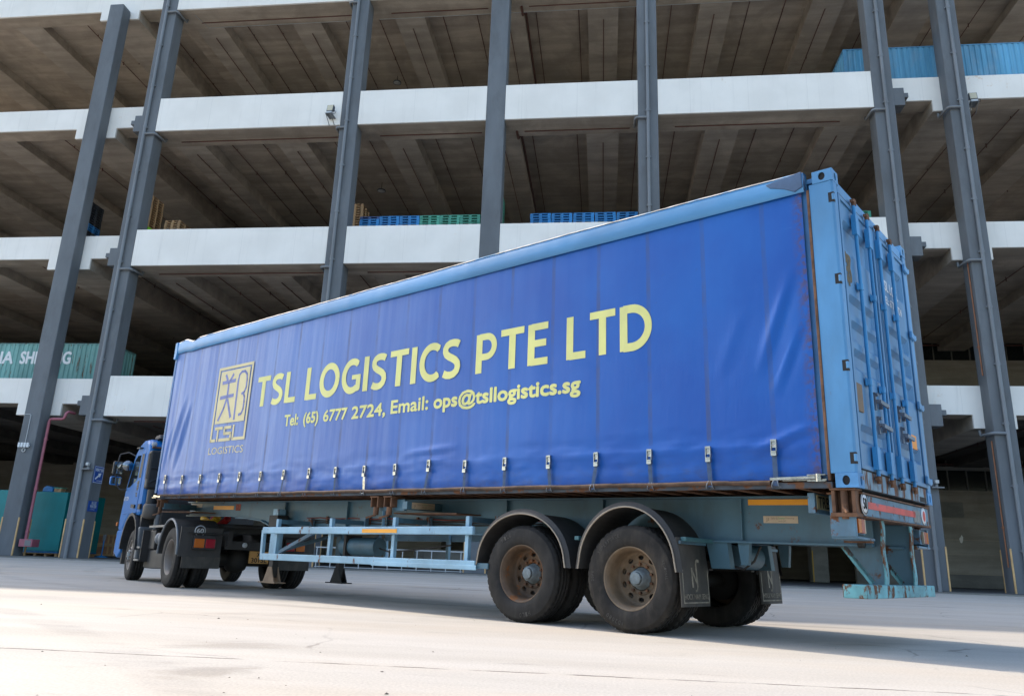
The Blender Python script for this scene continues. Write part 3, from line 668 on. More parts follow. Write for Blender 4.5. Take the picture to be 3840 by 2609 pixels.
M['sill'] = surf('container_sill_weathered', (0.15, 0.24, 0.31), 0.65, var=0.3, vs=3, rust=0.62, rs=3.5, rstretch=(1, 1.6, 0.35), bump=0.2)
M['rusty'] = surf('rusty_steel', (0.13, 0.065, 0.035), 0.85, var=0.45, vs=7, rust=0.3, rs=9, bump=0.35, bs=45)
M['rail'] = surf('top_rail_blue', (0.065, 0.24, 0.48), 0.4, var=0.2, vs=0.9, stretch=(0.35, 1, 1), rust=0.08, rs=4, rcol=(0.42, 0.36, 0.28), rstretch=(0.12, 1, 2.5), bump=0.15, bs=9)
M['deepblue'] = surf('recess_blue', (0.02, 0.12, 0.30), 0.5, var=0.2, dirt=0.3)
M['railrust'] = surf('bottom_rail_grimy', (0.05, 0.065, 0.085), 0.75, var=0.3, vs=4, rust=0.55, rs=5)
def curtain_mat():
    m, nt, b = new_mat('curtain_pvc_blue'); t = NT(nt)
    v = t.coord('Object'); sep = t.n('ShaderNodeSeparateXYZ'); t.l(v, sep.inputs[0])
    vst = t.coord('Object', (5, 1, 0.22))
    c = t.mix(t.ramp(t.noise(v, 0.7, 5), 0.3, 0.7), (0.004, 0.072, 0.35), (0.007, 0.105, 0.42))
    # chalky fading with painted-in sky sheen, both stronger towards the front end of the sheet
    fade_sheen = t.math('MULTIPLY', t.math('MULTIPLY', t.ramp(sep.outputs[0], -11.0, -1.5, 1.0, 0.0), t.ramp(sep.outputs[2], 0.33, 0.40, 0.25, 1.0)), t.ramp(t.noise(vst, 1.3, 7, 0.65), 0.25, 0.75, 0.35, 1.0))
    c = t.mix(t.math('MULTIPLY', fade_sheen, 0.55), c, (0.30, 0.40, 0.62))
    # weld seams of the load straps, one per buckle, printed dark by dirt
    fr = t.math('ABSOLUTE', t.math('SUBTRACT', t.math('FRACT', t.math('ADD', t.math('DIVIDE', t.math('ADD', sep.outputs[0], 0.673), 0.6205), 0.5)), 0.5))
    seam = t.math('MULTIPLY', t.ramp(fr, 0.030, 0.044, 1, 0), t.ramp(t.noise(t.coord('Object', (1, 1, 0.6)), 2.1, 6, 0.7), 0.34, 0.72, 0.12, 0.85))
    seam = t.math('MULTIPLY', seam, t.ramp(sep.outputs[2], 0.42, 0.47))
    c = t.mix(t.math('MULTIPLY', seam, 0.8), c, (0.05, 0.07, 0.15))
    gr = t.math('MULTIPLY', t.ramp(t.noise(v, 9, 8, 0.72), 0.62, 0.74), 0.5)
    grm = t.math('MULTIPLY', gr, t.ramp(t.noise(v, 0.6, 3), 0.45, 0.65))
    c = t.mix(grm, c, (0.05, 0.055, 0.09))
    edge = t.math('MULTIPLY', t.ramp(sep.outputs[0], -0.42, -0.29), t.ramp(t.noise(v, 16, 6, 0.7), 0.42, 0.6))
    c = t.mix(t.math('MULTIPLY', edge, 0.75), c, (0.09, 0.05, 0.06))
    hem = t.math('MULTIPLY', t.ramp(sep.outputs[2], 0.08, 0.42, 1, 0), t.ramp(t.noise(t.coord('Object', (2.5, 1, 6)), 1.6, 8, 0.7), 0.42, 0.72, 0.0, 0.55))
    c = t.mix(hem, c, (0.035, 0.05, 0.11))
    scuff = t.math('MULTIPLY', t.ramp(t.noise(t.coord('Object', (0.5, 1, 7)), 2.2, 9, 0.75), 0.64, 0.72), 0.35)
    c = t.mix(scuff, c, (0.16, 0.24, 0.42))
    t.l(c, b.inputs['Base Color'])
    rg = t.math('ADD', t.ramp(t.noise(vst, 2.0, 6), 0.3, 0.7, 0.30, 0.46), t.math('MULTIPLY', t.ramp(sep.outputs[2], 0.35, 0.5), 0.05))
    t.l(rg, b.inputs['Roughness']); b.inputs['Specular IOR Level'].default_value = 0.32
    wv = t.math('ADD', t.math('MULTIPLY', t.noise(t.coord('Object', (90, 1, 6)), 1.0, 3), 0.4), t.math('MULTIPLY', t.noise(t.coord('Object', (2.2, 1, 0.7)), 2.5, 5), 0.9))
    t.bump(wv, 0.16, 0.02, b)
    return m
BX = [-0.673-0.6205*i for i in range(19)]
def ridge(x, z, x0, z0, x1, z1, wd, amp):
    dx, dz = x1-x0, z1-z0; L2 = dx*dx+dz*dz; s = ((x-x0)*dx+(z-z0)*dz)/L2
    if s < 0 or s > 1: return 0.0
    d = ((x-x0)*dz-(z-z0)*dx)/math.sqrt(L2)
    return amp*math.sin(math.pi*s)*(math.exp(-(d/wd)**2) - 0.7*math.exp(-((d-1.7*wd)/wd)**2))
def cdisp(x, z):
    n = noise.noise(Vector((x*0.9, 3.1, z*0.7)))*0.004
    u = ((x+0.673)/0.6205) % 1.0; belly = math.sin(math.pi*u)
    o = n - 0.003*belly*(1 if z > 0.45 else 0.3)
    if z < 0.62:
        k = max(0, min(1, (0.62-z)/0.25)); w1 = noise.noise(Vector((x*1.1, 0.0, z*7.0))); w2 = noise.noise(Vector((x*2.3+9, 5.0, z*15)))
        o += -0.014*k*w1 - 0.009*k*w2*belly - 0.006*k*noise.noise(Vector((x*6, 1.0, z*26)))*belly
    if z < 0.37: o += 0.012*min(1, (0.37-z)/0.03) - 0.006*belly
    if z < 0.16: o += 0.014*(0.16-z)/0.09
    for a in ((-12.0, 0.5, -11.55, 1.9, 0.07, 0.022), (-11.7, 0.45, -11.35, 1.75, 0.06, 0.026), (-12.1, 0.4, -11.9, 1.4, 0.05, 0.018),
              (-0.80, 1.0, -0.42, 2.0, 0.05, 0.016), (-0.66, 0.8, -0.36, 1.5, 0.04, 0.013), (-1.2, 1.0, -0.9, 1.7, 0.06, 0.004),
              (-0.9, 0.32, -0.33, 0.52, 0.035, 0.02), (-5.6, 0.50, -4.5, 0.56, 0.035, 0.018), (-5.35, 0.44, -4.7, 0.40, 0.03, 0.014)):
        o -= ridge(x, z, *a)
    return o
X0, X1, Z0, Z1 = -12.13, -0.288, 0.075, 2.765
cu_ = MB(); cu_.grid(440, 84, lambda a, b: (X0+a*(X1-X0), 0.012+cdisp(X0+a*(X1-X0), Z0+b*(Z1-Z0)), Z0+b*(Z1-Z0)))
Cb(cu_, 'curtain', curtain_mat())
# printed lettering lies on the sheet and follows it
M['ink'] = surf('print_yellow', (0.66, 0.65, 0.22), 0.5, var=0.08, vs=1.5, dirt=0.22, dcol=(0.36, 0.38, 0.24)); M['ink2'] = surf('print_cream', (0.62, 0.54, 0.29), 0.55, var=0.08, vs=1.5)
def onsheet(a, b): x, y, z = a, 0.012+cdisp(a, b)-0.006, b; return shC(x, y, z)
def fine(me):                                       # cut long edges so that the print follows the sheet
    import bmesh
    bm = bmesh.new(); bm.from_mesh(me)
    bmesh.ops.triangulate(bm, faces=bm.faces)
    bm.to_mesh(me); bm.free(); return me
def flatsheet(a, b): return shC(a, 0.012+cdisp(a, b)-0.0035, b)
def arc(cx_, cy_, rx, ry, a0, a1, n=16): return [(cx_+rx*math.cos(R(a0+(a1-a0)*k/n)), cy_+ry*math.sin(R(a0+(a1-a0)*k/n))) for k in range(n+1)]
ST, BR = 0.21, 0.17
GL = {'T': (0.74, [([(0.0, 0.925), (0.74, 0.925)], BR), ([(0.37, 0.9), (0.37, 0.0)], ST)]),
      'L': (0.58, [([(0.105, 1.0), (0.105, 0.0)], ST), ([(0.1, 0.075), (0.58, 0.075)], BR)]),
      'I': (0.21, [([(0.105, 1.0), (0.105, 0.0)], ST)]),
      'E': (0.60, [([(0.105, 1.0), (0.105, 0.0)], ST), ([(0.1, 0.925), (0.60, 0.925)], BR), ([(0.1, 0.52), (0.55, 0.52)], BR), ([(0.1, 0.075), (0.60, 0.075)], BR)]),
      'P': (0.70, [([(0.105, 1.0), (0.105, 0.0)], ST), ([(0.1, 0.925), (0.36, 0.925)]+arc(0.36, 0.665, 0.25, 0.26, 90, -90)+[(0.1, 0.405)], BR)]),
      'D': (0.86, [([(0.105, 1.0), (0.105, 0.0)], ST), ([(0.1, 0.925), (0.32, 0.925)]+arc(0.32, 0.5, 0.45, 0.425, 90, -90, 20)+[(0.1, 0.075)], 0.185)]),
      'O': (0.95, [(arc(0.475, 0.5, 0.385, 0.425, 0, 360, 32), 0.20)]),
      'C': (0.72, [(arc(0.47, 0.5, 0.38, 0.425, 52, 308, 24), 0.195)]),
      'G': (0.86, [(arc(0.47, 0.5, 0.38, 0.425, 52, 300, 24)+[(0.765, 0.14), (0.765, 0.5)], 0.195), ([(0.47, 0.46), (0.85, 0.46)], 0.13)]),
      'S': (0.66, [([(0.585, 0.86), (0.5, 0.905), (0.38, 0.925), (0.26, 0.915), (0.16, 0.87), (0.105, 0.79), (0.105, 0.71), (0.15, 0.63), (0.25, 0.565), (0.36, 0.515), (0.47, 0.455), (0.545, 0.375), (0.565, 0.275), (0.525, 0.17), (0.43, 0.10), (0.31, 0.075), (0.18, 0.09), (0.065, 0.14)], 0.19)])}
def word(body, rect):
    wds = [GL[ch][0] for ch in body]; gap = 0.125; tot = sum(wds)+gap*(len(body)-1); x0, x1, z0, z1 = rect; sx = (x1-x0)/tot; sz = z1-z0; cur = 0.0; n = 0
    for ch, wd_ in zip(body, wds):
        b = MB()
        for pts, th in GL[ch][1]:
            for k, (p, q) in enumerate(zip(pts, pts[1:])):
                d = Vector((q[0]-p[0], q[1]-p[1])); d.normalize(); nx, ny = -d.y*th/2, d.x*th/2; y = 0.0025-n*0.00002; n += 1
                b.add([(x0+(cur+u)*sx, y+0.006+cdisp(x0+(cur+u)*sx, z0+v*sz), z0+v*sz) for u, v in ((p[0]+nx, p[1]+ny), (p[0]-nx, p[1]-ny), (q[0]-nx, q[1]-ny), (q[0]+nx, q[1]+ny))], [(0, 1, 2, 3)])
                if k: 
                    y = 0.0025-n*0.00002; n += 1
                    b.add([(x0+(cur+p[0]+th/2*math.cos(m*math.pi/7))*sx, y+0.006+cdisp(x0+(cur+p[0])*sx, z0+p[1]*sz), z0+(p[1]+th/2*math.sin(m*math.pi/7))*sz) for m in range(14)], [tuple(range(14))])
        cur += wd_+gap
        Cb(b, 'letter', M['ink'])
for body, r in (('TSL', (-9.18, -8.09, 1.43, 1.92)), ('LOGISTICS', (-7.835, -4.58, 1.425, 1.922)), ('PTE', (-4.325, -3.215, 1.43, 1.92)), ('LTD', (-2.953, -1.878, 1.43, 1.92))): word(body, r)
for body, r in (('Tel:', (-8.30, -7.93, 1.055, 1.235)), ('(65)', (-7.80, -7.43, 1.01, 1.235)), ('6777', (-7.31, -6.76, 1.055, 1.23)), ('2724,', (-6.66, -5.94, 1.02, 1.23)), ('Email:', (-5.835, -5.115, 1.055, 1.24)), ('ops@tsllogistics.sg', (-5.02, -2.752, 1.0, 1.25))):
    link('lettering', text_mesh(body, M['ink'], 'lettering', r, flatsheet, 0.026), ct)
link('lettering', text_mesh('LOGISTICS', M['ink2'], 'lettering', (-10.474, -9.389, 0.717, 0.836), flatsheet, 0.0, 0.0), ct)
lg = MB()
def stroke(b, pts, w_, y):
    for (xa, za), (xb, zb_) in zip(pts, pts[1:]):
        d = Vector((xb-xa, zb_-za)); d.normalize(); nx, nz = -d.y*w_/2, d.x*w_/2; e = d*w_*0.0
        b.add([(xa+nx-e.x, y, za+nz-e.y), (xa-nx-e.x, y, za-nz-e.y), (xb-nx+e.x, y, zb_-nz+e.y), (xb+nx+e.x, y, zb_+nz+e.y)], [(0, 1, 2, 3)])
    for (xa, za) in pts[1:-1]:
        b.add([(xa+w_/2*math.cos(k*math.pi/5), y, za+w_/2*math.sin(k*math.pi/5)) for k in range(10)], [tuple(range(10))])
    return b
yl = 0.0025
for r in ((-10.474, -9.376, 2.178, 2.228), (-10.474, -10.424, 0.927, 2.178), (-9.426, -9.376, 0.927, 2.178)): lg.add([(r[0], yl, r[2]), (r[1], yl, r[2]), (r[1], yl, r[3]), (r[0], yl, r[3])], [(0, 1, 2, 3)])
lg.add([(-10.388, yl, 1.235), (-9.465, yl, 1.235), (-9.465, yl, 2.15), (-10.388, yl, 2.15)], [(0, 1, 2, 3)])
stroke(lg, [(-10.474, 0.952), (-10.30, 0.952)], 0.05, yl)
for ptsx in ([(-10.35, 1.155), (-10.10, 1.155)], [(-10.245, 1.155), (-10.245, 0.93)],
             [(-9.83, 1.155), (-10.04, 1.155), (-10.04, 1.055), (-9.83, 1.055), (-9.83, 0.952), (-10.19, 0.952)],
             [(-9.755, 1.19), (-9.755, 0.952), (-9.376, 0.952)]): stroke(lg, ptsx, 0.05, yl-0.0002)
Cb(lg, 'logo', M['ink2'])
kj = MB()
for ptsx, w_ in (([(-10.225, 2.09), (-10.145, 1.98)], 0.055), ([(-9.97, 2.08), (-10.07, 1.96)], 0.055), ([(-10.31, 1.947), (-9.885, 1.957)], 0.062), ([(-10.10, 1.945), (-10.09, 1.66)], 0.055),
                 ([(-10.325, 1.685), (-9.89, 1.70)], 0.062), ([(-10.10, 1.66), (-10.16, 1.50), (-10.30, 1.285)], 0.052), ([(-10.075, 1.65), (-9.99, 1.48), (-9.90, 1.316)], 0.055),
                 ([(-9.80, 1.95), (-9.785, 1.27)], 0.05), ([(-9.80, 1.94), (-9.78, 2.04), (-9.72, 2.085), (-9.62, 2.085), (-9.55, 2.03), (-9.525, 1.93), (-9.525, 1.80), (-9.56, 1.725), (-9.65, 1.70)], 0.045),
                 ([(-9.60, 1.71), (-9.55, 1.65), (-9.535, 1.56), (-9.535, 1.44), (-9.58, 1.36), (-9.67, 1.345)], 0.045)): stroke(kj, ptsx, w_, yl-0.0015)
Cb(kj, 'logo_character', surf('print_blue_gap', (0.07, 0.11, 0.36), 0.45, var=0.08))
M['galv'] = surf('latch_galvanised', (0.13, 0.16, 0.20), 0.5, 0.4, var=0.3, rust=0.4, rs=15)
M['tube'] = surf('curtain_tube_rust', (0.07, 0.042, 0.028), 0.85, var=0.45, vs=7, rust=0.3, rs=9, bump=0.3, bs=45)
# buckles with their straps
M['chrome'] = surf('buckle_steel', (0.42, 0.41, 0.38), 0.25, 0.9, var=0.25, vs=25)
M['webbing'] = surf('strap_webbing', (0.035, 0.075, 0.16), 0.7, var=0.2, vs=9)
bk = MB(); bk.box(-0.021, -0.016, -0.024, 0.0, -0.065, 0.065).box(0.016, 0.021, -0.024, 0.0, -0.065, 0.065).box(-0.016, 0.016, -0.022, -0.004, 0.048, 0.066).box(-0.019, 0.019, -0.03, -0.002, -0.068, -0.028).cyl((-0.018, -0.014, 0.02), (0.018, -0.014, 0.02), 0.006, 8)
bk.box(-0.016, 0.016, -0.0135, -0.0115, 0.0, 0.047)
bk.v = [(x*1.25, y*1.1, z*1.08) for x, y, z in bk.v]
bme = bk.mesh('strap_buckle', M['chrome'])
for i, x in enumerate(BX):
    z = 0.322+(0.03 if i in (0, 12-5, 18) else 0)*random.uniform(.5, 1)+random.uniform(-.006, .006); y = 0.012+cdisp(x, z)-0.018
    o = link('strap_buckle', bme, ct, shC(x, y, z), (0, R(random.uniform(-3, 3)), 0))
    if i == 9: o['label'] = 'buckle with its steel tail hanging straight down'
    zz = -z+0.075; lean = random.uniform(-0.05, 0.02)
    st = MB(); ww = 0.023
    pa = [(0, -0.012, -0.04), (lean*0.4, -0.014, zz*0.5), (lean, -0.010, zz), (lean*0.9, -0.020, zz-0.055)]
    for a, b in zip(pa, pa[1:]): st.add([(a[0]-ww, a[1], a[2]), (a[0]+ww, a[1], a[2]), (b[0]+ww*0.9, b[1], b[2]), (b[0]-ww*0.9, b[1], b[2])], [(0, 1, 2, 3)])
    st.build('strap', M['webbing'] if i != 9 else M['chrome'], o)
    hk = MB()
    for q in (-0.028, 0.032): hk.tube([(lean+q*0.4, -0.02, zz+0.0), (lean+q*0.8, -0.034, zz-0.03), (lean+q, -0.036, zz-0.055), (lean+q*1.1, -0.012, zz-0.075), (lean+q, 0.006, zz-0.06)], 0.0045, 6)
    hk.build('hook', M['galv'], o)
# frame of the container
pts = []
rl = MB(); NS = 150
def railpt(u, k):
    x = -12.19+u*11.94; dent = 0.010*noise.noise(Vector((x*1.3, 0.3, 0)))+0.006*noise.noise(Vector((x*5, 2, 0)))
    fd = -0.045*math.exp(-((x+11.55)/0.14)**2)+0.02*math.exp(-((x+11.85)/0.12)**2)
    prof = [(-0.012, 2.705), (-0.030, 2.72), (-0.036, 2.80), (-0.030, 2.895), (-0.024, 2.925), (-0.002, 2.942), (0.07, 2.945), (0.07, 2.705)]
    y, z = prof[k]
    rise = -0.045*max(0, (x+3.0)/3.0)-0.012
    top = 1 if k in (3, 4, 5, 6) else 0.3
    return (x, y+dent*0.8, z+(dent+fd+rise)*top+(rise*0.0))
rl.grid(NS, 7, lambda a, b: railpt(a, round(b*7))); Cb(rl, 'top_rail', M['rail'])
wt = surf('worn_top_edge', (0.44, 0.42, 0.38), 0.6, var=0.4, vs=8, stretch=(1, 1, 1), rust=0.45, rs=2.5, rcol=(0.10, 0.22, 0.36))
te = MB()
def tept(u, k):
    p = railpt(u, 4 if k < 1 else 5); return (p[0], p[1]-0.006+(0.03 if k > 1 else 0), p[2]+0.003+(0.004 if k == 1 else 0)+0.003*noise.noise(Vector((p[0]*9, k, 0))))
te.grid(NS, 2, lambda a, b: tept(a*0.985+0.012, round(b*2))); Cb(te, 'rail_edge', wt)
Cb(MB().prism([(-0.60, 2.845), (-0.26, 2.885), (-0.255, 2.73), (-0.33, 2.70), (-0.42, 2.75), (-0.56, 2.80)], 'xz', -0.046, 0.05), 'rail_end_cap', surf('end_cap_slate', (0.05, 0.10, 0.19), 0.5, var=0.25, rust=0.2, rs=9), bevel=0.006)
Cb(MB().prism([(-12.20, 2.60), (-12.13, 2.60), (-12.10, 2.72), (-12.12, 2.93), (-12.20, 2.92)], 'xz', -0.04, 0.07), 'rail_end_cap', M['rail'], bevel=0.008)
Cb(MB().box(-12.19, -12.13, 0.0, 0.12, 0.1, 2.7), 'corner_post', M['deepblue'])
Cb(MB().box(-12.19, -12.06, CW-0.12, CW, 0.0, 2.86), 'corner_post', M['deepblue'])
Cb(MB().box(-12.185, -0.2, 0.075, CW-0.06, 2.80, 2.845), 'roof_panel', M['lblue'])
Cb(MB().box(-12.185, -0.2, CW-0.03, CW, 0.1, 2.86), 'far_curtain', M['deepblue'])
Cb(MB().box(-12.188, -12.15, 0.12, CW-0.12, 0.1, 2.86), 'front_wall', M['deepblue'])
Cb(MB().box(-12.12, -0.25, 0.06, CW-0.06, 0.145, 0.17), 'floor', M['rusty'])
Cb(MB().box(-12.15, -0.21, 0.012, 0.075, 0.0, 0.05), 'bottom_rail', M['railrust'])
Cb(MB().box(-12.15, -0.21, CW-0.075, CW-0.012, 0.0, 0.15), 'bottom_rail', M['sill'])
Cb(MB().tube([(-12.02+11.3*k/40, -0.012+0.003*math.sin(k), 0.052+0.004*math.sin(k*1.7)) for k in range(41)], 0.021, 8), 'curtain_tube', M['tube'])
fb = MB().box(-0.022, 0.022, 0.078, CW-0.078, 0.0, 0.012).box(-0.022, -0.016, 0.078, CW-0.078, 0.012, 0.135).mesh('floor_bearer', M['rusty'])
for i in range(40):
    x = -0.5-i*0.295; o = link('floor_bearer', fb, ct, (x, 0, -x*TP), (R(1.054), 0, 0)); o.location.z -= 1.2*TR
# rear end: posts, castings, header, sill, doors
Cb(MB().prism([(-0.214, 0.0), (-0.02, 0.0), (-0.006, 0.006), (0.0, 0.02), (0.0, 0.11), (-0.214, 0.11)], 'xy', 0.118, 2.745), 'corner_post', M['lblue'], bevel=0.004)
Cb(MB().box(-0.214, 0.0, CW-0.11, CW, 0.118, 2.745), 'corner_post', M['lblue'], bevel=0.01)
Cb(MB().box(-0.238, -0.2145, -0.006, 0.07, 0.06, 2.70), 'post_flange', M['rusty'], bevel=0.003)
Cb(MB().box(-0.30, -0.238, 0.03, 0.075, 0.06, 2.72), 'post_recess', M['deepblue'])
def holed(b, rect, ell, plane, d, th, n=24):
    a0, a1, b0, b1 = rect; ca, cb_, ra, rb = ell
    P = (lambda a, c, q: (a, q, c)) if plane == 'xz' else (lambda a, c, q: (q, a, c))
    ou, inn = [], []
    for k in range(n):
        t_ = 2*math.pi*(k+0.5)/n; dx, dz = math.cos(t_), math.sin(t_)
        s = min(((a1-ca) if dx > 0 else (ca-a0))/max(abs(dx), 1e-6), ((b1-cb_) if dz > 0 else (cb_-b0))/max(abs(dz), 1e-6))
        ou.append((ca+dx*s, cb_+dz*s)); inn.append((ca+ra*dx, cb_+rb*dz))
    for cx_, cz_ in ((a0, b0), (a1, b0), (a1, b1), (a0, b1)):
        j = min(range(n), key=lambda i: (ou[i][0]-cx_)**2+(ou[i][1]-cz_)**2); ou[j] = (cx_, cz_)
    vs = [P(*p, d) for p in ou]+[P(*p, d) for p in inn]+[P(*p, d+th) for p in inn]
    fs = [(k, (k+1) % n, n+(k+1) % n, n+k) for k in range(n)]+[(n+k, n+(k+1) % n, 2*n+(k+1) % n, 2*n+k) for k in range(n)]
    b.add(vs, fs); return b
def casting(x0, y0, z0, mat, holes, name='corner_casting'):
    b = MB(); x1, y1, z1 = x0+0.178, y0+0.162, z0+0.118; e = 0.016
    b.box(x0+e, x1-e, y0+e, y1-e, z0+e, z1-e)
    b.box(x0, x1, y0, y1, z0, z0+e-0.001); b.box(x0, x1, y0, y1, z1-e+0.001, z1)
    b.box(x0, x0+e-0.001, y0+e, y1, z0+e, z1-e); b.box(x0+e, x1-e, y1-e+0.001, y1, z0+e, z1-e)
    o = None
    p = MB(); cz = z0+0.059
    holed(p, (x0, x1, z0+e-0.001, z1-e+0.001), (x0+0.085, cz, 0.030, 0.040), 'xz', y0, 0.014)
    holed(p, (y0, y1, z0+e-0.001, z1-e+0.001), (y0+0.085, cz, 0.026, 0.040), 'yz', x1, -0.014)
    bb = MB(); bb.box(x0+e, x1-e, y0+e, y1-e, z0+e, z1-e)
    b2 = MB(); b2.v, b2.f, b2.sm = list(b.v[8:]), [tuple(i-8 for i in f) for f in b.f[6:]], b.sm[6:]
    b2.add(p.v, p.f)
    o = Cb(b2, name, mat, bevel=0.0); Cb(bb, 'casting_void', M['dark'], o); return o
M['cast_low'] = surf('casting_mossy', (0.075, 0.25, 0.50), 0.6, var=0.25, rust=0.42, rs=6, rcol=(0.15, 0.085, 0.03))
casting(-0.177, -0.006, 2.745, M['lblue'], 1); casting(-0.177, -0.006, 0.0, M['cast_low'], 1)
casting(-0.177, CW-0.156, 2.745, M['lblue'], 1); casting(-0.177, CW-0.156, 0.0, M['cast_low'], 1)
Cb(MB().box(-0.12, -0.012, 0.165, CW-0.165, 2.665, 2.79), 'door_header', M['lblue'], bevel=0.006)
Cb(MB().box(-0.15, -0.008, 0.165, CW-0.165, 0.004, 0.155), 'door_sill', M['sill'], bevel=0.005)
Cb(MB().box(-0.03, -0.006, CW-0.46, CW-0.20, 0.01, 0.06), 'sill_pocket', M['dark'])
for z in (2.58, 1.80, 1.02, 0.24):
    Cb(MB().box(-0.048, 0.0015, -0.0016, 0.03, z-0.05, z+0.045), 'hinge_pocket_shade', M['dark'])  # raised dark block painted as the shade inside a hinge cutout
    Cb(MB().box(-0.018, 0.004, -0.003, 0.05, z-0.03, z+0.03), 'hinge_lug', M['lblue'], bevel=0.003)
    Cb(MB().prism([(CW-0.20, z-0.03), (CW-0.06, z-0.045), (CW-0.01, z-0.02), (CW-0.01, z+0.03), (CW-0.06, z+0.015), (CW-0.20, z+0.045)], 'yz', 0.005, 0.03), 'hinge', M['lblue'], bevel=0.004)
REC = [(2.45, 2.14), (1.73, 1.54), (1.485, 1.285), (1.225, 1.03), (0.555, 0.385)]
def door(y0, y1):
    b = MB()
    def dd(y, z):
        o = 0.0
        for zt_, zb_ in REC:
            s = 0.045
            if zb_ < z < zt_: o = max(o, min(1, (zt_-z)/s, (z-zb_)/s))
        e = min(y-y0-0.10, y1-0.10-y)
        return -0.012-0.042*o*max(0, min(1, e/0.05))
    ys = sorted(set([y0, y1]+[y0+(y1-y0)*k/26 for k in range(27)]+[y0+0.10, y0+0.15, y1-0.10, y1-0.15]))
    zs = sorted(set([0.165, 2.66]+[v for a, c in REC for v in (a, a-0.045, c+0.045, c)]+[0.165+k*0.1 for k in range(25)]))
    b.grid(len(ys)-1, len(zs)-1, lambda a, c: (dd(ys[round(a*(len(ys)-1))], zs[round(c*(len(zs)-1))]), ys[round(a*(len(ys)-1))], zs[round(c*(len(zs)-1))]), False)
    o = Cb(b, 'door', M['lblue_door'])
    fr = MB()
    for a in ((y0, y0+0.045, 0.165, 2.66), (y1-0.045, y1, 0.165, 2.66)): fr.box(-0.010, 0.004, a[0], a[1], a[2], a[3])
    fr.box(-0.0105, 0.003, y0+0.045, y1-0.045, 0.165, 0.205); fr.box(-0.0105, 0.003, y0+0.045, y1-0.045, 2.62, 2.66)
    Cb(fr, 'door_frame', M['lblue_door'], o, 0.003)
    Cb(MB().box(-0.012, 0.001, y0+0.01, y1-0.01, 0.155, 0.166), 'gasket', M['dark'], o); Cb(MB().box(-0.012, 0.001, y0+0.01, y1-0.01, 2.659, 2.668), 'gasket', M['dark'], o)
    return o
d1 = door(0.125, 1.165); d2 = door(1.205, CW-0.125)
Cb(MB().box(-0.02, -0.004, 1.166, 1.204, 0.16, 2.66), 'door_seal', M['deepblue'], d1)
M['rod'] = surf('lock_rod_blue', (0.03, 0.22, 0.48), 0.42, var=0.12, rust=0.12, rs=12)
for dr, ys in ((d1, (0.497, 0.905)), (d2, (1.250, 1.695))):
    for y in ys:
        rd = dr; Cb(MB().cyl((0.024, y, 0.10), (0.024, y, 2.715), 0.0165, 14), 'lock_rod', M['rod'], dr)
        for z in (1.85, 0.955): Cb(MB().box(0.001, 0.008, y-0.055, y+0.055, z-0.035, z+0.035).strip([(0.008, y-0.030), (0.034, y-0.026), (0.044, y-0.012), (0.044, y+0.012), (0.034, y+0.026), (0.008, y+0.030)], 'xy', z-0.03, z+0.03, 0.005), 'rod_bracket', M['rod'], rd)
        for z in (2.46, 0.28): Cb(MB().box(0.0, 0.038, y-0.046, y-0.022, z-0.10, z+0.10).box(0.0, 0.038, y+0.022, y+0.046, z-0.10, z+0.10).box(0.037, 0.046, y-0.046, y+0.046, z-0.10, z+0.10), 'rod_guide', M['rod'], rd, 0.006)
        for z in (2.705, 0.105): Cb(MB().cyl((0.024, y, z-0.04), (0.024, y, z+0.025), 0.019, 10).box(0.006, 0.04, y-0.045, y+0.018, z-0.012, z+0.014).box(0.0, 0.04, y+0.026, y+0.042, z-0.03, z+0.03), 'cam_keeper', M['rusty'], rd)
for dr, y, z in ((d1, 0.69, 0.81), (d1, 0.735, 0.60), (d2, 1.465, 0.81), (d2, 1.515, 0.61)):
    Cb(MB().box(0.0, 0.02, y-0.05, y-0.02, z-0.08, z+0.08).box(0.02, 0.045, y-0.04, y+0.02, z-0.015, z+0.015).beam((0.05, y-0.03, z-0.005), (0.06, y+0.19, z-0.02), 0.02, 0.035).cyl((0.0, y-0.035, z+0.06), (0.04, y-0.035, z+0.06), 0.016, 8).box(0.0, 0.03, y+0.10, y+0.13, z-0.05, z+0.03), 'latch_handle', M['galv'], dr)
    
Cb(MB().box(-0.010, 0.004, 0.165, 0.32, 0.655, 0.90), 'data_plate', surf('plate_brown', (0.20, 0.12, 0.06), 0.6, var=0.3), d1)
Cb(MB().box(-0.010, 0.003, 1.83, 2.05, 0.53, 0.67), 'warning_sticker', surf('sticker_orange', (0.80, 0.28, 0.02), 0.5, var=0.08), d2)
rp = lambda q: (lambda a, b: shC(q, a, b))
M['brushgold'] = surf('painted_character', (0.13, 0.095, 0.04), 0.7, var=0.2)
link('painted_character', text_mesh('\u90d1', M['brushgold'], 'painted_character', (0.10, 0.37, 1.80, 2.13), rp(-0.0095), 0.03), d1)
link('lettering', text_mesh('TSL LOG.', M['signwhite'], 'lettering', (1.375, 1.95, 2.10, 2.215), rp(-0.0095), 0.02), d2)
link('lettering', text_mesh('TEL: 6777 2724', M['signwhite'], 'lettering', (1.385, 2.045, 1.955, 2.04), rp(-0.0095), 0.015), d2)
# ratchet tensioner at the sill corner, front tensioner
Cb(MB().box(-0.62, -0.25, 0.0, 0.02, 0.062, 0.074).box(-0.40, -0.25, -0.03, 0.03, 0.052, 0.06).box(-0.40, -0.25, -0.03, 0.03, 0.102, 0.11).beam((-0.72, -0.022, 0.080), (-0.33, -0.022, 0.086), 0.010, 0.022).cyl((-0.31, -0.01, 0.05), (-0.31, -0.01, 0.115), 0.025, 10), 'curtain_ratchet', M['chrome'])
Cb(MB().beam((-12.15, -0.022, 0.05), (-11.90, -0.022, 0.03), 0.015, 0.03).box(-12.2, -12.05, -0.03, 0.02, 0.012, 0.024), 'curtain_ratchet', M['chrome'])
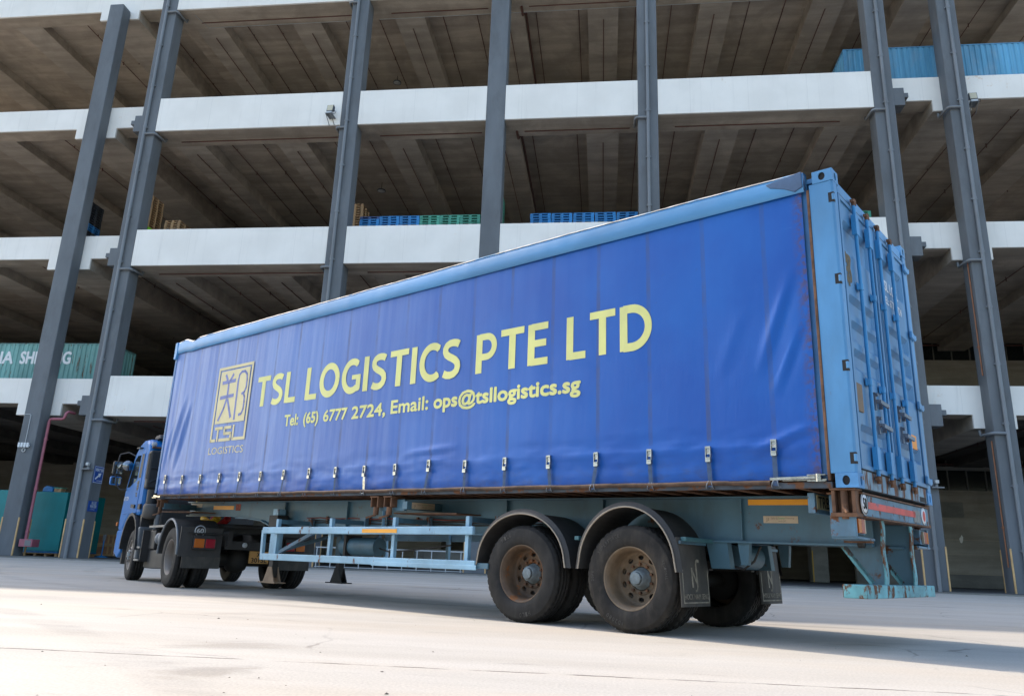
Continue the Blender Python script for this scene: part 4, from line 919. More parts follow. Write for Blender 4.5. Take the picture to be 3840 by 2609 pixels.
# ---------------------------------------------------------------- wheels
M['rubber'] = surf('tyre_rubber', (0.014, 0.0135, 0.013), 0.75, var=0.35, vs=5, dirt=0.55, dcol=(0.042, 0.038, 0.034), bump=0.15, bs=40, spec=0.35)
M['rubber_old'] = surf('tyre_rubber_dusty', (0.02, 0.0185, 0.017), 0.8, var=0.35, vs=5, dirt=0.75, dcol=(0.062, 0.053, 0.043), bump=0.15, bs=40, spec=0.3)
M['tread_ink'] = flat('tyre_letters', (0.05, 0.047, 0.043), 0.7)
M['rim_rust'] = surf('rim_rusty', (0.10, 0.062, 0.036), 0.65, var=0.35, vs=5, rust=0.45, rs=6, rcol=(0.16, 0.06, 0.018), dirt=0.35, dcol=(0.12, 0.10, 0.08))
M['rim_dusty'] = surf('rim_dusty', (0.15, 0.105, 0.064), 0.65, var=0.3, vs=5, rust=0.30, rs=5, rcol=(0.18, 0.07, 0.02), dirt=0.4, dcol=(0.20, 0.16, 0.12))
M['rim_grey'] = surf('rim_grey_brown', (0.21, 0.18, 0.155), 0.6, var=0.2, dirt=0.3)
M['hub'] = surf('hub_cap_pale', (0.15, 0.185, 0.20), 0.55, var=0.3, vs=12, rust=0.15, rs=14, rcol=(0.05, 0.20, 0.42))
RT, TWD = 0.503, 0.275
def tyre_mesh(name, mat, blocks=True):
    prof = [(0.290, 0.045), (0.297, 0.022), (0.318, 0.010), (0.345, 0.002), (0.38, 0.0), (0.42, 0.002), (0.455, 0.010), (0.468, 0.012), (0.470, 0.018), (0.492, 0.030), (0.501, 0.045),
            (0.503, 0.058), (0.503, 0.078), (0.490, 0.080), (0.490, 0.090), (0.503, 0.092), (0.503, 0.130), (0.490, 0.132), (0.490, 0.143)]
    prof = prof+[(r, TWD-y) for r, y in reversed(prof)]; m = len(prof)
    def fn(k, j, r, h):
        if not blocks or r < 0.488: return r
        jj = j if j < m/2 else m-1-j
        sh = 0 if j < m/2 else 1
        if jj in (9, 10, 11, 12): return r-0.009 if (k+sh) % 4 == 0 else r
        if jj in (15, 16): return r-0.005 if (k+2) % 4 == 0 else r
        return r
    return MB().lathe(prof, 168, fn=fn).mesh(name, mat)
tyre_a = tyre_mesh('tyre', M['rubber']); tyre_b = tyre_mesh('tyre', M['rubber_old'])
def disc(b, r0, r1, y, th, nh, rh, ra, rb_, steps=14):
    # annulus with nh oval holes, facing -y
    for s in range(nh):
        a0 = 2*math.pi*s/nh; a1 = 2*math.pi*(s+1)/nh; am = (a0+a1)/2; c = Vector((rh*math.cos(am), rh*math.sin(am))); rad = Vector((math.cos(am), math.sin(am))); tan = Vector((-math.sin(am), math.cos(am)))
        ou = [(r0, a0+(a1-a0)*k/steps) for k in range(steps)]+[(r0+(r1-r0)*k/steps, a1) for k in range(steps)]+[(r1, a1-(a1-a0)*k/steps) for k in range(steps)]+[(r1+(r0-r1)*k/steps, a0) for k in range(steps)]
        ou = [Vector((r*math.cos(a), r*math.sin(a))) for r, a in ou]; n = len(ou); inn = []
        for p in ou:
            d = p-c; t_ = math.atan2(d.dot(tan)/rb_, d.dot(rad)/ra); inn.append(c+rad*ra*math.cos(t_)+tan*rb_*math.sin(t_))
        vs = [(p.x, y, p.y) for p in ou]+[(p.x, y, p.y) for p in inn]+[(p.x, y+th, p.y) for p in inn]
        b.add(vs, [(k, (k+1) % n, n+(k+1) % n, n+k) for k in range(n)]+[(n+k, n+(k+1) % n, 2*n+(k+1) % n, 2*n+k) for k in range(n)])
    return b
def rim_mesh(mat, kind):
    b = MB()
    if kind == 'deep':
        b.lathe([(0.286, 0.030), (0.299, 0.018), (0.301, 0.024), (0.292, 0.032), (0.282, 0.045), (0.270, 0.062), (0.264, 0.10), (0.258, 0.205), (0.248, 0.226), (0.236, 0.232)], 56)
        disc(b, 0.158, 0.236, 0.232, 0.02, 10, 0.200, 0.023, 0.031)
        b.lathe([(0.158, 0.232), (0.152, 0.226), (0.118, 0.226), (0.112, 0.236)], 48)
        b.lathe([(0.26, 0.255), (0.26, 0.27), (0.10, 0.27)], 32)
    elif kind == 'shallow':                      # steer wheel: dish pushed outward
        b.lathe([(0.286, 0.030), (0.299, 0.018), (0.301, 0.024), (0.285, 0.045), (0.272, 0.060), (0.255, 0.065), (0.240, 0.050)], 56)
        disc(b, 0.165, 0.240, 0.048, 0.02, 10, 0.205, 0.022, 0.033)
        b.lathe([(0.165, 0.048), (0.15, 0.020), (0.11, 0.010), (0.10, 0.0)], 48); b.lathe([(0.28, 0.10), (0.28, 0.2), (0.1, 0.2)], 32)
    return b.mesh('wheel', mat)
rim_a = rim_mesh(M['rim_rust'], 'deep'); rim_b = rim_mesh(M['rim_dusty'], 'deep'); rim_t = rim_mesh(M['rim_grey'], 'deep'); rim_f = rim_mesh(M['rim_grey'], 'shallow')
def hub_mesh(y_out, y_in):
    return MB().lathe([(0.108, y_in), (0.100, y_in-0.02), (0.080, y_in-0.03), (0.078, y_out+0.03), (0.062, y_out+0.026)], 32).lathe([(0.062, y_out+0.028), (0.062, y_out+0.004), (0.055, y_out), (0.0, y_out)], 8, smooth=False).mesh('hub_cap', M['hub'])
def nuts_mesh(r, y, mat):
    b = MB()
    for k in range(10):
        a = 2*math.pi*(k+0.5)/10; b.cyl((r*math.cos(a), y-0.03, r*math.sin(a)), (r*math.cos(a), y, r*math.sin(a)), 0.0145, 6)
    return b.mesh('wheel_nuts', mat)
hub_d = hub_mesh(0.115, 0.24); nuts_d = nuts_mesh(0.135, 0.226, M['rusty']); hub_s = hub_mesh(-0.03, 0.01); nuts_s = nuts_mesh(0.137, 0.012, M['rim_grey'])
drum = MB().lathe([(0.0, 0.262), (0.20, 0.262), (0.215, 0.27), (0.215, 0.46), (0.06, 0.46)], 24).mesh('brake_drum', M['dark'])
def sidewall_text(words, parent):
    for body, ang, r, h in words:
        b = None; n = len(body)
        for i, ch in enumerate(body):
            if ch == ' ': continue
            a = ang + (i-(n-1)/2)*h*0.86/r           # clockwise seen from outside, letters stand on the rim
            def place(p, q, a=a): rr = r+q; aa = a; return ((math.sin(aa)*rr+math.cos(aa)*p), 0.0-0.002, math.cos(aa)*rr-math.sin(aa)*p)
            me = text_mesh(ch, M['tread_ink'], 'raised_letter', (-h*0.3, h*0.3, 0, h), place, 0.01)
            link('raised_letter', me, parent)
def wheel(parent, x, y, z, far, rim, tyre, dual, words=(), hubm=None, nutm=None, steer=0.0, spin=0.0):
    o = link('wheel', rim, parent, (x, y, z), (0, 0, math.pi if far else steer))
    link('tyre', tyre, o); link('hub_cap', hubm or hub_d, o); link('wheel_nuts', nutm or nuts_d, o); link('brake_drum', drum, o)
    if dual: link('tyre', tyre, o, (0, 0.325, 0))
    if words: sidewall_text(words, o)
    return o

# ---------------------------------------------------------------- skeletal trailer
tr = empty('container_trailer', (T0.x, T0.y, 0), TH, 'blue-grey skeletal trailer with rusty fittings carrying the blue container', 'trailer')
def Tb(b, name, mat, parent=tr, bevel=0): return b.build(name, mat, parent, xf=shT, bevel=bevel)   # heights below the container floor
def Tw(b, name, mat, parent=tr, bevel=0): return b.build(name, mat, parent, bevel=bevel)           # heights above the yard
M['chassis'] = surf('chassis_blue_grey', (0.065, 0.15, 0.205), 0.5, var=0.14, vs=1.0, dirt=0.6, dcol=(0.05, 0.055, 0.055), rust=0.30, rs=4.5, rstretch=(1, 1, 0.8), bump=0.1)
M['guardblue'] = surf('side_guard_pale_blue', (0.22, 0.39, 0.51), 0.5, var=0.22, vs=2.2, stretch=(0.6, 1, 1), rust=0.36, rs=5.0, rstretch=(1, 1, 0.5), dirt=0.35, dcol=(0.13, 0.30, 0.45))
M['bolster'] = surf('bolster_worn', (0.085, 0.18, 0.26), 0.55, var=0.25, vs=3, rust=0.46, rs=9, dirt=0.35)
M['turq'] = surf('underrun_turquoise', (0.12, 0.34, 0.38), 0.6, var=0.3, vs=3.5, rust=0.58, rs=9.0, rstretch=(1, 1, 0.6), bump=0.2)
M['fender'] = surf('mudguard_plastic', (0.030, 0.029, 0.028), 0.6, var=0.2, vs=3, dirt=0.6, dcol=(0.06, 0.056, 0.05), bump=0.1)
M['fenderlip'] = surf('mudguard_lip_dusty', (0.30, 0.255, 0.20), 0.7, var=0.2)
M['flap'] = surf('mudflap_rubber', (0.045, 0.042, 0.037), 0.75, var=0.2, vs=5, dirt=0.6, dcol=(0.10, 0.09, 0.07))
M['flapink'] = surf('mudflap_print', (0.22, 0.195, 0.15), 0.7, var=0.4, vs=14)
M['orange'] = surf('reflector_orange', (0.78, 0.33, 0.015), 0.35, var=0.08)
M['beige'] = surf('sticker_beige', (0.50, 0.40, 0.28), 0.6, var=0.08, vs=6)
M['blackmetal'] = surf('black_grimy_metal', (0.022, 0.021, 0.020), 0.65, var=0.3, dirt=0.5, dcol=(0.055, 0.047, 0.038))
BOT = [(-0.12, -0.44), (-8.75, -0.445), (-9.38, -0.40), (-9.65, -0.325), (-10.55, -0.258), (-12.15, -0.262)]
for yw in (0.70, 1.70):
    poly = [(-0.12, -0.035)]+BOT+[(-12.15, -0.035)]
    mb = Tb(MB().prism(poly, 'xz', yw, yw+0.014), 'main_beam', M['chassis'])
    Tb(MB().strip([(x, z) for x, z in BOT], 'xz', yw-0.062, yw+0.076, 0.016), 'beam_flange', M['chassis'], mb)
    Tb(MB().box(-12.15, -0.12, yw-0.062, yw+0.076, -0.034, -0.018), 'beam_flange', M['chassis'], mb)
    for x in (-1.3, -2.9, -4.3, -6.5, -7.4, -9.0):
        Tb(MB().box(x-0.006, x+0.006, yw-0.05 if yw < 1 else yw+0.014, yw-0.001 if yw < 1 else yw+0.06, -0.425, -0.036), 'web_stiffener', M['chassis'], mb)
for x in (-0.6, -1.6, -2.7, -3.9, -5.2, -6.6, -8.0, -9.4, -10.8, -11.9):
    Tb(MB().box(x-0.05, x+0.05, 0.716, 1.698, -0.20, -0.06), 'crossmember', M['chassis'])
# rear bolster with twist locks
rb = Tb(MB().box(-0.30, -0.025, 0.17, 2.32, -0.218, -0.045), 'rear_bolster', M['bolster'], bevel=0.006)
Tb(MB().box(-0.30, -0.012, 0.12, 2.34, -0.044, -0.030), 'bolster_plate', M['rusty'], rb)
Tb(MB().box(-0.30, -0.012, 0.17, 2.32, -0.232, -0.219), 'bolster_plate', M['rusty'], rb)
for y in (-0.0, 2.26):
    tl_ = Tb(MB().box(-0.24, -0.03, y+0.01, y+0.168, -0.02, -0.002).box(-0.23, -0.20, y+0.02, y+0.16, -0.20, -0.02).box(-0.07, -0.04, y+0.02, y+0.16, -0.20, -0.02).box(-0.2, -0.07, y+0.09, y+0.16, -0.20, -0.02).box(-0.24, -0.03, y+0.01, y+0.168, -0.232, -0.20), 'twist_lock', M['rusty'], bevel=0.004)
    Tb(MB().cyl((-0.135, y+0.05, -0.25), (-0.135, y+0.05, -0.02), 0.03, 10).beam((-0.135, y+0.0, -0.15), (-0.10, y-0.02, -0.20), 0.02, 0.02), 'lock_pin', M['rusty'], tl_)
M['redtape'] = surf('reflective_red', (0.55, 0.03, 0.035), 0.4, var=0.2, vs=5, rust=0.28, rs=7, rcol=(0.10, 0.14, 0.17))
Tb(MB().box(-0.024, -0.021, 0.27, 1.80, -0.155, -0.098), 'red_tape', M['redtape'], rb)
Tb(MB().box(-0.024, -0.021, 1.72, 1.98, -0.20, -0.085), 'maker_plate', surf('maker_plate', (0.16, 0.17, 0.17), 0.5, var=0.3, vs=20), rb)
dk = MB(); dk.lathe([(0.0, 0.0), (0.092, 0.0), (0.092, -0.004), (0.0, -0.004)], 24, (-0.019, 0.185, -0.118), axis='x'); s50 = Tb(dk, 'speed_disc', M['signwhite'], rb)
ring = MB(); ring.lathe([(0.078, 0.0), (0.088, 0.0)], 24, (-0.0175, 0.185, -0.118), axis='x'); Tb(ring, 'disc_ring', M['dark'], rb)
link('lettering', text_mesh('50', M['dark'], 'lettering', (0.135, 0.24, -0.165, -0.07), lambda a, b: shT(-0.0172, a, b), 0.03), rb)
dk = MB(); dk.lathe([(0.0, 0.0), (0.085, 0.0), (0.085, -0.004), (0.0, -0.004)], 24, (-0.019, 2.11, -0.125), axis='x'); s51 = Tb(dk, 'reflector_disc', M['signwhite'], rb)
ring = MB(); ring.lathe([(0.0, 0.0), (0.052, 0.0)], 24, (-0.0175, 2.12, -0.128), axis='x'); Tb(ring, 'disc_centre', M['redtape'], rb)
# number board on the outrigger panel
og = Tb(MB().box(-0.46, -0.40, 0.12, 0.70, -0.20, -0.03), 'outrigger', M['bolster'], bevel=0.004)
nb = Tb(MB().box(-0.399, -0.394, 0.16, 0.68, -0.165, -0.045), 'number_board', surf('board_khaki', (0.42, 0.36, 0.20), 0.7, var=0.25, vs=5), og)
link('lettering', text_mesh('TRB 68', M['dark'], 'lettering', (0.185, 0.655, -0.155, -0.055), lambda a, b: shT(-0.392, a, b), 0.01), og)
# tail lamps
M['lens_o'] = surf('lens_amber', (0.45, 0.115, 0.012), 0.25, var=0.15); M['lens_r'] = surf('lens_red_faded', (0.34, 0.06, 0.05), 0.3, var=0.15); M['lens_w'] = flat('lens_clear', (0.4, 0.33, 0.24), 0.3)
for sgn, y0 in ((1, 0.02), (-1, CW-0.02)):
    def Y(a): return y0+sgn*a
    lamp = Tw(MB().box(-0.20, -0.075, Y(0.06), Y(0.30), 0.925, 1.065).box(-0.26, -0.06, Y(0.02), Y(0.058), 0.90, 1.075).box(-0.26, -0.05, Y(0.03), Y(0.48), 0.885, 0.905), 'tail_lamp', M['bolster'], bevel=0.006)
    Tw(MB().box(-0.074, -0.05, Y(0.07), Y(0.145), 0.935, 1.05), 'amber_lens', M['lens_o'], lamp, 0.004)
    Tw(MB().box(-0.074, -0.05, Y(0.147), Y(0.225), 0.935, 1.05), 'red_lens', M['lens_r'], lamp, 0.004)
    Tw(MB().box(-0.074, -0.05, Y(0.227), Y(0.25), 0.935, 1.05), 'clear_lens', M['lens_w'], lamp, 0.004)
    Tw(MB().box(-0.3, -0.07, Y(0.45), Y(0.50), 0.87, 0.905), 'lamp_arm', M['rusty'], lamp)
# underrun guard
ug = Tw(MB().prism([(-0.22, 0.12), (-0.04, 0.12), (-0.04, 2.34), (-0.22, 2.34), (-0.24, 2.30), (-0.24, 0.16)], 'xy', 0.425, 0.532), 'underrun_bar', M['turq'], bevel=0.008)
for y in (0.70, 1.64):
    lg_ = Tw(MB().prism([(-0.40, 0.86), (-0.30, 1.08), (-0.07, 1.08), (-0.06, 0.534), (-0.17, 0.534)], 'xz', y+0.045, y+0.057), 'underrun_leg', M['chassis'], bevel=0)
    fl_ = MB()
    pth = [(-0.052+0.007*math.sin(k*0.9), 0.534+k*0.054) for k in range(11)]
    for (xa, za), (xb, zb_) in zip(pth, pth[1:]): fl_.add([(xa, y, za), (xa, y+0.10, za), (xb, y+0.10, zb_), (xb, y, zb_), (xa-0.012, y, za), (xa-0.012, y+0.10, za), (xb-0.012, y+0.10, zb_), (xb-0.012, y, zb_)], [(0, 1, 2, 3), (7, 6, 5, 4), (0, 3, 7, 4), (1, 5, 6, 2)])
    Tw(fl_, 'leg_flange', M['turq'], lg_)
    Tw(MB().beam((-0.40, y+0.051, 0.86), (-0.17, y+0.051, 0.54), 0.012, 0.05), 'leg_flange', M['turq'], lg_)
Tw(MB().lathe([(0.0, 0.0), (0.034, 0.0), (0.034, -0.05), (0.0, -0.05)], 16, (-0.17, 0.60, 0.865), axis='x').tube([(-0.2, 0.6, 0.88), (-0.22, 0.55, 0.95), (-0.2, 0.5, 0.9)], 0.006, 6), 'socket_plug', M['blackmetal'])
# stickers and reflectors on the beam
Tb(MB().box(-1.24, -0.575, 0.694, 0.699, -0.098, -0.045), 'side_reflector', M['orange'])
def jic(name, parent, rect, place):
    pass
st1 = Tb(MB().box(-1.095, -0.765, 0.694, 0.699, -0.265, -0.200), 'sticker', M['beige'])
M['stk_grey'] = flat('sticker_print_grey', (0.22, 0.18, 0.13), 0.6); M['stk_green'] = flat('sticker_print_green', (0.06, 0.30, 0.12), 0.6)
P1 = lambda a, b: shT(a, 0.692, b)
for body, r, mm in (('Safer &', (-1.02, -0.955, -0.230, -0.210), M['stk_grey']), ('Greener', (-0.95, -0.885, -0.228, -0.210), M['stk_green']), ('Motoring', (-0.88, -0.80, -0.230, -0.210), M['stk_grey']), ('with JIC', (-0.95, -0.875, -0.257, -0.238), M['stk_grey']), ('JI', (-1.07, -1.04, -0.255, -0.215), M['stk_grey'])):
    link('lettering', text_mesh(body, mm, 'lettering', r, P1, 0.0), st1)
Tb(MB().box(-11.30, -10.62, 0.694, 0.699, -0.155, -0.09), 'side_reflector', M['orange'])
Tb(MB().box(-12.1, -11.72, 0.694, 0.699, -0.118, -0.055), 'sticker', M['beige'])
Tb(MB().box(-10.55, -10.40, 0.694, 0.699, -0.17, -0.06), 'red_patch', surf('worn_red', (0.26, 0.06, 0.04), 0.7, var=0.4, vs=20))
# middle and front outriggers with twist locks
for x, big in ((-5.5, True), (-11.95, False)):
    og = Tb(MB().box(x-0.05, x+0.04, 0.08, 0.70, -0.175, -0.075), 'outrigger', M['chassis'], bevel=0.004)
    Tb(MB().prism([(x-0.4, -0.21), (x+0.75, -0.21), (x+0.75, -0.225), (x-0.4, -0.225)], 'xz', 0.25, 0.69), 'gusset_plate', M['rusty'], og)
    for dx in ((-0.53, -0.27) if big else (-0.05,)):
        tw = Tb(MB().box(x+dx-0.085, x+dx+0.085, 0.01, 0.16, -0.028, -0.012).box(x+dx-0.075, x+dx-0.055, 0.02, 0.15, -0.15, -0.028).box(x+dx+0.055, x+dx+0.075, 0.02, 0.15, -0.15, -0.028).box(x+dx-0.055, x+dx+0.055, 0.10, 0.15, -0.15, -0.028), 'twist_lock', M['rusty'], og, 0.004)
        Tb(MB().cyl((x+dx, 0.06, -0.25), (x+dx, 0.06, -0.15), 0.036, 10).beam((x+dx, 0.06, -0.25), (x+dx-0.12, 0.0, -0.29), 0.018, 0.022), 'lock_pin', M['rusty'], og)
    if big:
        Tb(MB().box(x-0.66, x-0.052, 0.12, 0.165, -0.19, -0.05), 'outrigger', M['chassis'], og)
        Tb(MB().beam((x-0.36, 0.05, -0.20), (x-0.34, 0.04, -0.42), 0.035, 0.02), 'lock_lever', M['chassis'], og)
        sk = Tb(MB().box(x+0.041, x+0.045, 0.16, 0.56, -0.165, -0.085), 'sticker', M['beige'], og)
        for body, r, mm in (('Safer &', (0.25, 0.34, -0.118, -0.097), M['stk_grey']), ('Greener', (0.35, 0.43, -0.116, -0.097), M['stk_green']), ('Motoring', (0.44, 0.53, -0.118, -0.097), M['stk_grey']), ('with JIC', (0.33, 0.42, -0.152, -0.130), M['stk_grey']), ('JI', (0.19, 0.22, -0.155, -0.11), M['stk_grey'])):
            link('lettering', text_mesh(body, mm, 'lettering', r, lambda a, b: shT(x+0.0465, a, b), 0.0), og)
# side guards
def guard_side(y, sgn):
    def yy(a): return y+sgn*a
    g1 = Tw(MB().box(-8.535, -4.235, yy(0), yy(0.05), 0.897, 0.993), 'side_guard_rail', M['guardblue'], bevel=0.012)
    g2 = Tw(MB().box(-8.52, -4.18, yy(-0.003), yy(0.05), 0.522, 0.614), 'side_guard_rail', M['guardblue'], bevel=0.008)
    if sgn > 0:
        Tw(MB().box(-5.96, -4.15, yy(-0.012), yy(-0.0035), 0.512, 0.562), 'rail_patch', M['guardblue'], g2, 0.003)
        Tw(MB().box(-6.2, -5.525, yy(-0.006), yy(-0.001), 0.915, 0.962), 'side_reflector', M['orange'], g1)
    Tw(MB().beam((-8.50, yy(0.025), 0.57), (-8.52, yy(0.025), 0.95), 0.05, 0.05, (0, 1, 0)), 'side_guard_post', M['guardblue'])
    for x in (-8.24, -6.955, -5.65, -4.372):
        pst = Tw(MB().box(x-0.028, x+0.028, yy(0.051), yy(0.105), 0.545, 1.11), 'side_guard_post', M['guardblue'], bevel=0.004)
        Tw(MB().box(x-0.026, x+0.026, yy(0.106), yy(0.62), 1.045, 1.105), 'guard_arm', M['chassis'], pst)
        Tw(MB().box(x-0.06, x+0.06, yy(0.60), yy(0.665), 1.02, 1.15), 'arm_plate', M['bolster'], pst)
guard_side(0.0, 1); guard_side(CW, -1)
Tw(MB().box(-4.24, -4.0, 0.02, 0.06, 0.53, 0.59), 'guard_stub', M['chassis'])
# landing legs
for y, near in ((0.46, True), (1.74, False)):
    lg_ = Tw(MB().box(-9.02, -8.88, y, y+0.14, 0.52, 1.30), 'landing_leg', M['guardblue'] if near else M['chassis'], bevel=0.006)
    Tw(MB().box(-9.0, -8.90, y+0.02, y+0.12, 0.26, 0.52), 'inner_leg', M['blackmetal'], lg_)
    Tw(MB().box(-9.07, -8.83, y-0.03, y+0.17, 1.02, 1.20), 'gear_case', M['blackmetal'], lg_, 0.01)
    ft = MB(); ft.prism([(-9.10, 0.195), (-8.80, 0.195), (-8.875, 0.35), (-8.90, 0.42), (-9.0, 0.42), (-9.025, 0.35)], 'xz', y+0.005, y+0.02); ft.prism([(-9.10, 0.195), (-8.80, 0.195), (-8.875, 0.35), (-8.90, 0.42), (-9.0, 0.42), (-9.025, 0.35)], 'xz', y+0.12, y+0.135); ft.box(-9.18, -8.72, y-0.03, y+0.17, 0.178, 0.194)
    Tw(ft, 'leg_foot', surf('foot_dusty', (0.27, 0.19, 0.125), 0.8, var=0.3) if near else M['blackmetal'], lg_)
    Tw(MB().beam((-8.88, y+0.07, 0.62), (-8.05, y+0.14, 0.95), 0.05, 0.05), 'leg_brace', M['bolster'], lg_)
Tw(MB().beam((-8.95, 0.6, 0.66), (-8.95, 1.75, 0.98), 0.05, 0.05).cyl((-8.95, 0.6, 1.1), (-8.95, 1.75, 1.1), 0.025, 8), 'leg_crossbrace', M['chassis'])
# running gear
AX = (-3.545, -2.185); HZ = 0.5
WORDS1 = [('HILO', math.pi-0.22, 0.40, 0.045), ('HILO', -0.5, 0.40, 0.045)]
WORDS2 = [('SUPERFORCE', -0.62, 0.395, 0.035), ('WD2080', math.pi+0.38, 0.40, 0.04), ('REGIONAL', 1.35, 0.40, 0.026), ('20PR', -1.55, 0.40, 0.03)]
for i, x in enumerate(AX):
    wheel(tr, x, 0.03, HZ, False, rim_a if i == 0 else rim_b, tyre_a if i == 0 else tyre_b, True, WORDS1 if i == 0 else WORDS2)
    wheel(tr, x, CW-0.03, HZ, True, rim_a, tyre_a, True)
    ax = Tw(MB().cyl((x, 0.4, HZ), (x, CW-0.4, HZ), 0.075, 14), 'axle', M['blackmetal'])
    for y in (0.72, 1.71):
        sp = MB()
        for k in range(6): sp.box(x-0.52+k*0.06, x+0.52-k*0.06, y-0.04, y+0.04, 0.60+k*0.018, 0.616+k*0.018)
        Tw(sp, 'leaf_spring', M['blackmetal'], ax)
        Tw(MB().prism([(x+0.55, 0.62), (x+0.75, 0.62), (x+0.72, 0.88), (x+0.50, 0.88)], 'xz', y-0.05, y+0.05), 'spring_hanger', M['chassis'], ax, 0.004)
Tw(MB().prism([(-3.5, 0.66), (-3.0, 0.66), (-2.7, 0.66), (-2.75, 0.87), (-3.3, 0.87)], 'xz', 0.66, 0.80), 'equaliser', M['blackmetal'])
for y in (0.68, 1.68): Tw(MB().prism([(-1.33, 0.66), (-1.26, 0.66), (-1.24, 0.88), (-1.36, 0.88)], 'xz', y, y+0.06), 'spring_hanger', M['chassis'])
Tw(MB().cyl((-1.55, 0.95, 0.74), (-1.55, 1.5, 0.74), 0.12, 16), 'air_tank', M['chassis'])
Tw(MB().tube([(-1.2, 0.85, 0.84), (-1.25, 0.8, 0.70), (-1.35, 0.78, 0.62), (-1.5, 0.8, 0.66)], 0.012, 6), 'brake_hose', M['blackmetal'])
def fender(xc, zc, rx, rz, y0, y1, a0=-0.02, a1=math.pi+0.02, zdrop=0.0):
    pth = [(xc+rx*math.cos(a0+(a1-a0)*k/28), zc+rz*math.sin(a0+(a1-a0)*k/28)) for k in range(29)]
    pth[0] = (pth[0][0]+0.012, pth[0][1]-0.015); pth[-1] = (pth[-1][0]-0.012, pth[-1][1]-0.015)
    f_ = Tw(MB().strip(pth, 'xz', y0, y1, -0.012), 'mudguard', M['fender'])
    yo = y0 if y0 < 1.2 else y1; s_ = -1 if y0 < 1.2 else 1
    lp = MB()
    n = len(pth)
    for k in range(n-1):
        (xa, za), (xb, zb_) = pth[k], pth[k+1]
        def off(xx, zz, d): v_ = Vector((xx-xc, zz-zc)).normalized(); return (xx+v_.x*d, zz+v_.y*d)
        A, B, A2, B2 = (xa, za), (xb, zb_), off(xa, za, 0.052), off(xb, zb_, 0.052)
        yb = yo+s_*0.002; yi = yo-s_*0.03
        lp.add([(A[0], yb, A[1]), (B[0], yb, B[1]), (B2[0], yi, B2[1]), (A2[0], yi, A2[1])], [(0, 1, 2, 3)], True)
    Tw(lp, 'mudguard_rim', M['fender'], f_)
    Tw(MB().tube([(p[0], yo+s_*0.004, p[1]) for p in pth], 0.0085, 6), 'mudguard_lip', M['fenderlip'], f_)
    return f_
for y0, y1 in ((0.01, 0.64), (CW-0.64, CW-0.01)):
    fender(-3.545, 0.60, 0.605, 0.525, y0, y1); fender(-2.215, 0.60, 0.54, 0.575, y0, y1)
for x in (-2.86, -1.64):
    Tw(MB().box(x-0.02, x+0.035, 0.10, 0.70, 0.855, 0.895), 'guard_stay', surf('stay_teal_%d' % int(-x), (0.05, 0.14, 0.16), 0.5), bevel=0.006)
def mudflap(y0, y1, label):
    def xz(v): return -1.685+0.02*math.sin(v*3)
    b = MB(); n = 14
    rows = []
    for k in range(n+1):
        z = 0.27+k*(0.62)/n; dx = -1.66+0.035*math.sin((0.89-z)*2.6)-0.02*(z-0.27)
        rows.append((z, dx))
    for (za, xa), (zb_, xb) in zip(rows, rows[1:]):
        b.add([(xa, y0, za), (xa, y1, za), (xb, y1, zb_), (xb, y0, zb_), (xa-0.01, y0, za), (xa-0.01, y1, za), (xb-0.01, y1, zb_), (xb-0.01, y0, zb_)], [(0, 1, 2, 3), (7, 6, 5, 4), (0, 3, 7, 4), (1, 5, 6, 2)], True)
    b.add([(rows[0][1], y0, 0.27), (rows[0][1], y1, 0.27), (rows[0][1]-0.01, y1, 0.27), (rows[0][1]-0.01, y0, 0.27)], [(0, 1, 2, 3)])
    o = Tw(b, 'mudflap', M['flap']); w_ = y1-y0
    def X(z): return -1.66+0.035*math.sin((0.89-z)*2.6)-0.02*(z-0.27)+0.004
    def pl(a, b_): return (X(b_), a, b_)
    link('lettering', text_mesh('HOCK NAM SENG', M['flapink'], 'lettering', (y0+0.05, y1-0.03, 0.335, 0.385), pl, 0.01), o)
    lo = MB()
    for pts2, ww in (([(0.40, 0.44), (0.40, 0.62)], 0.05), ([(0.40, 0.60), (0.56, 0.47)], 0.045), ([(0.56, 0.44), (0.56, 0.66), (0.60, 0.685), (0.68, 0.68)], 0.05), ([(0.56, 0.46), (0.54, 0.415), (0.48, 0.41)], 0.04)):
        for (a, z1_), (c_, z2_) in zip(pts2, pts2[1:]):
            d_ = Vector((c_-a, (z2_-z1_)/w_)); d_.normalize(); na, nz = -d_.y*ww*0.5, d_.x*ww*0.5
            q = [(a+na, z1_+nz*w_), (a-na, z1_-nz*w_), (c_-na, z2_-nz*w_), (c_+na, z2_+nz*w_)]
            lo.add([(X(zz)+0.001, y0+aa*w_, zz) for aa, zz in q], [(0, 1, 2, 3)])
    for q in (((0.06, 0.07), (0.06, 0.30), 0.016), ((0.06, 0.30), (0.95, 0.30), 0.012), ((0.95, 0.30), (0.95, 0.60), 0.016), ((0.06, 0.30), (0.06, 0.60), 0.016)):
        (a, z1_), (c_, z2_), ww = q
        if z1_ < 0.2: continue
        if a == c_: lo.add([(X(z1_), y0+a*w_, z1_), (X(z1_), y0+a*w_+ww, z1_), (X(z2_), y0+a*w_+ww, z2_), (X(z2_), y0+a*w_, z2_)], [(0, 1, 2, 3)])
        else: lo.add([(X(z1_), y0+a*w_, z1_), (X(z1_), y0+c_*w_, z1_), (X(z1_+ww), y0+c_*w_, z1_+ww), (X(z1_+ww), y0+a*w_, z1_+ww)], [(0, 1, 2, 3)])
    Tw(lo, 'flap_emblem', M['flapink'], o)
    Tw(MB().box(-1.66, -1.64, y0+0.02, y1-0.02, 0.83, 0.86), 'flap_bar', M['chassis'], o)
mudflap(0.04, 0.60, '')
mudflap(CW-0.62, CW-0.05, '')

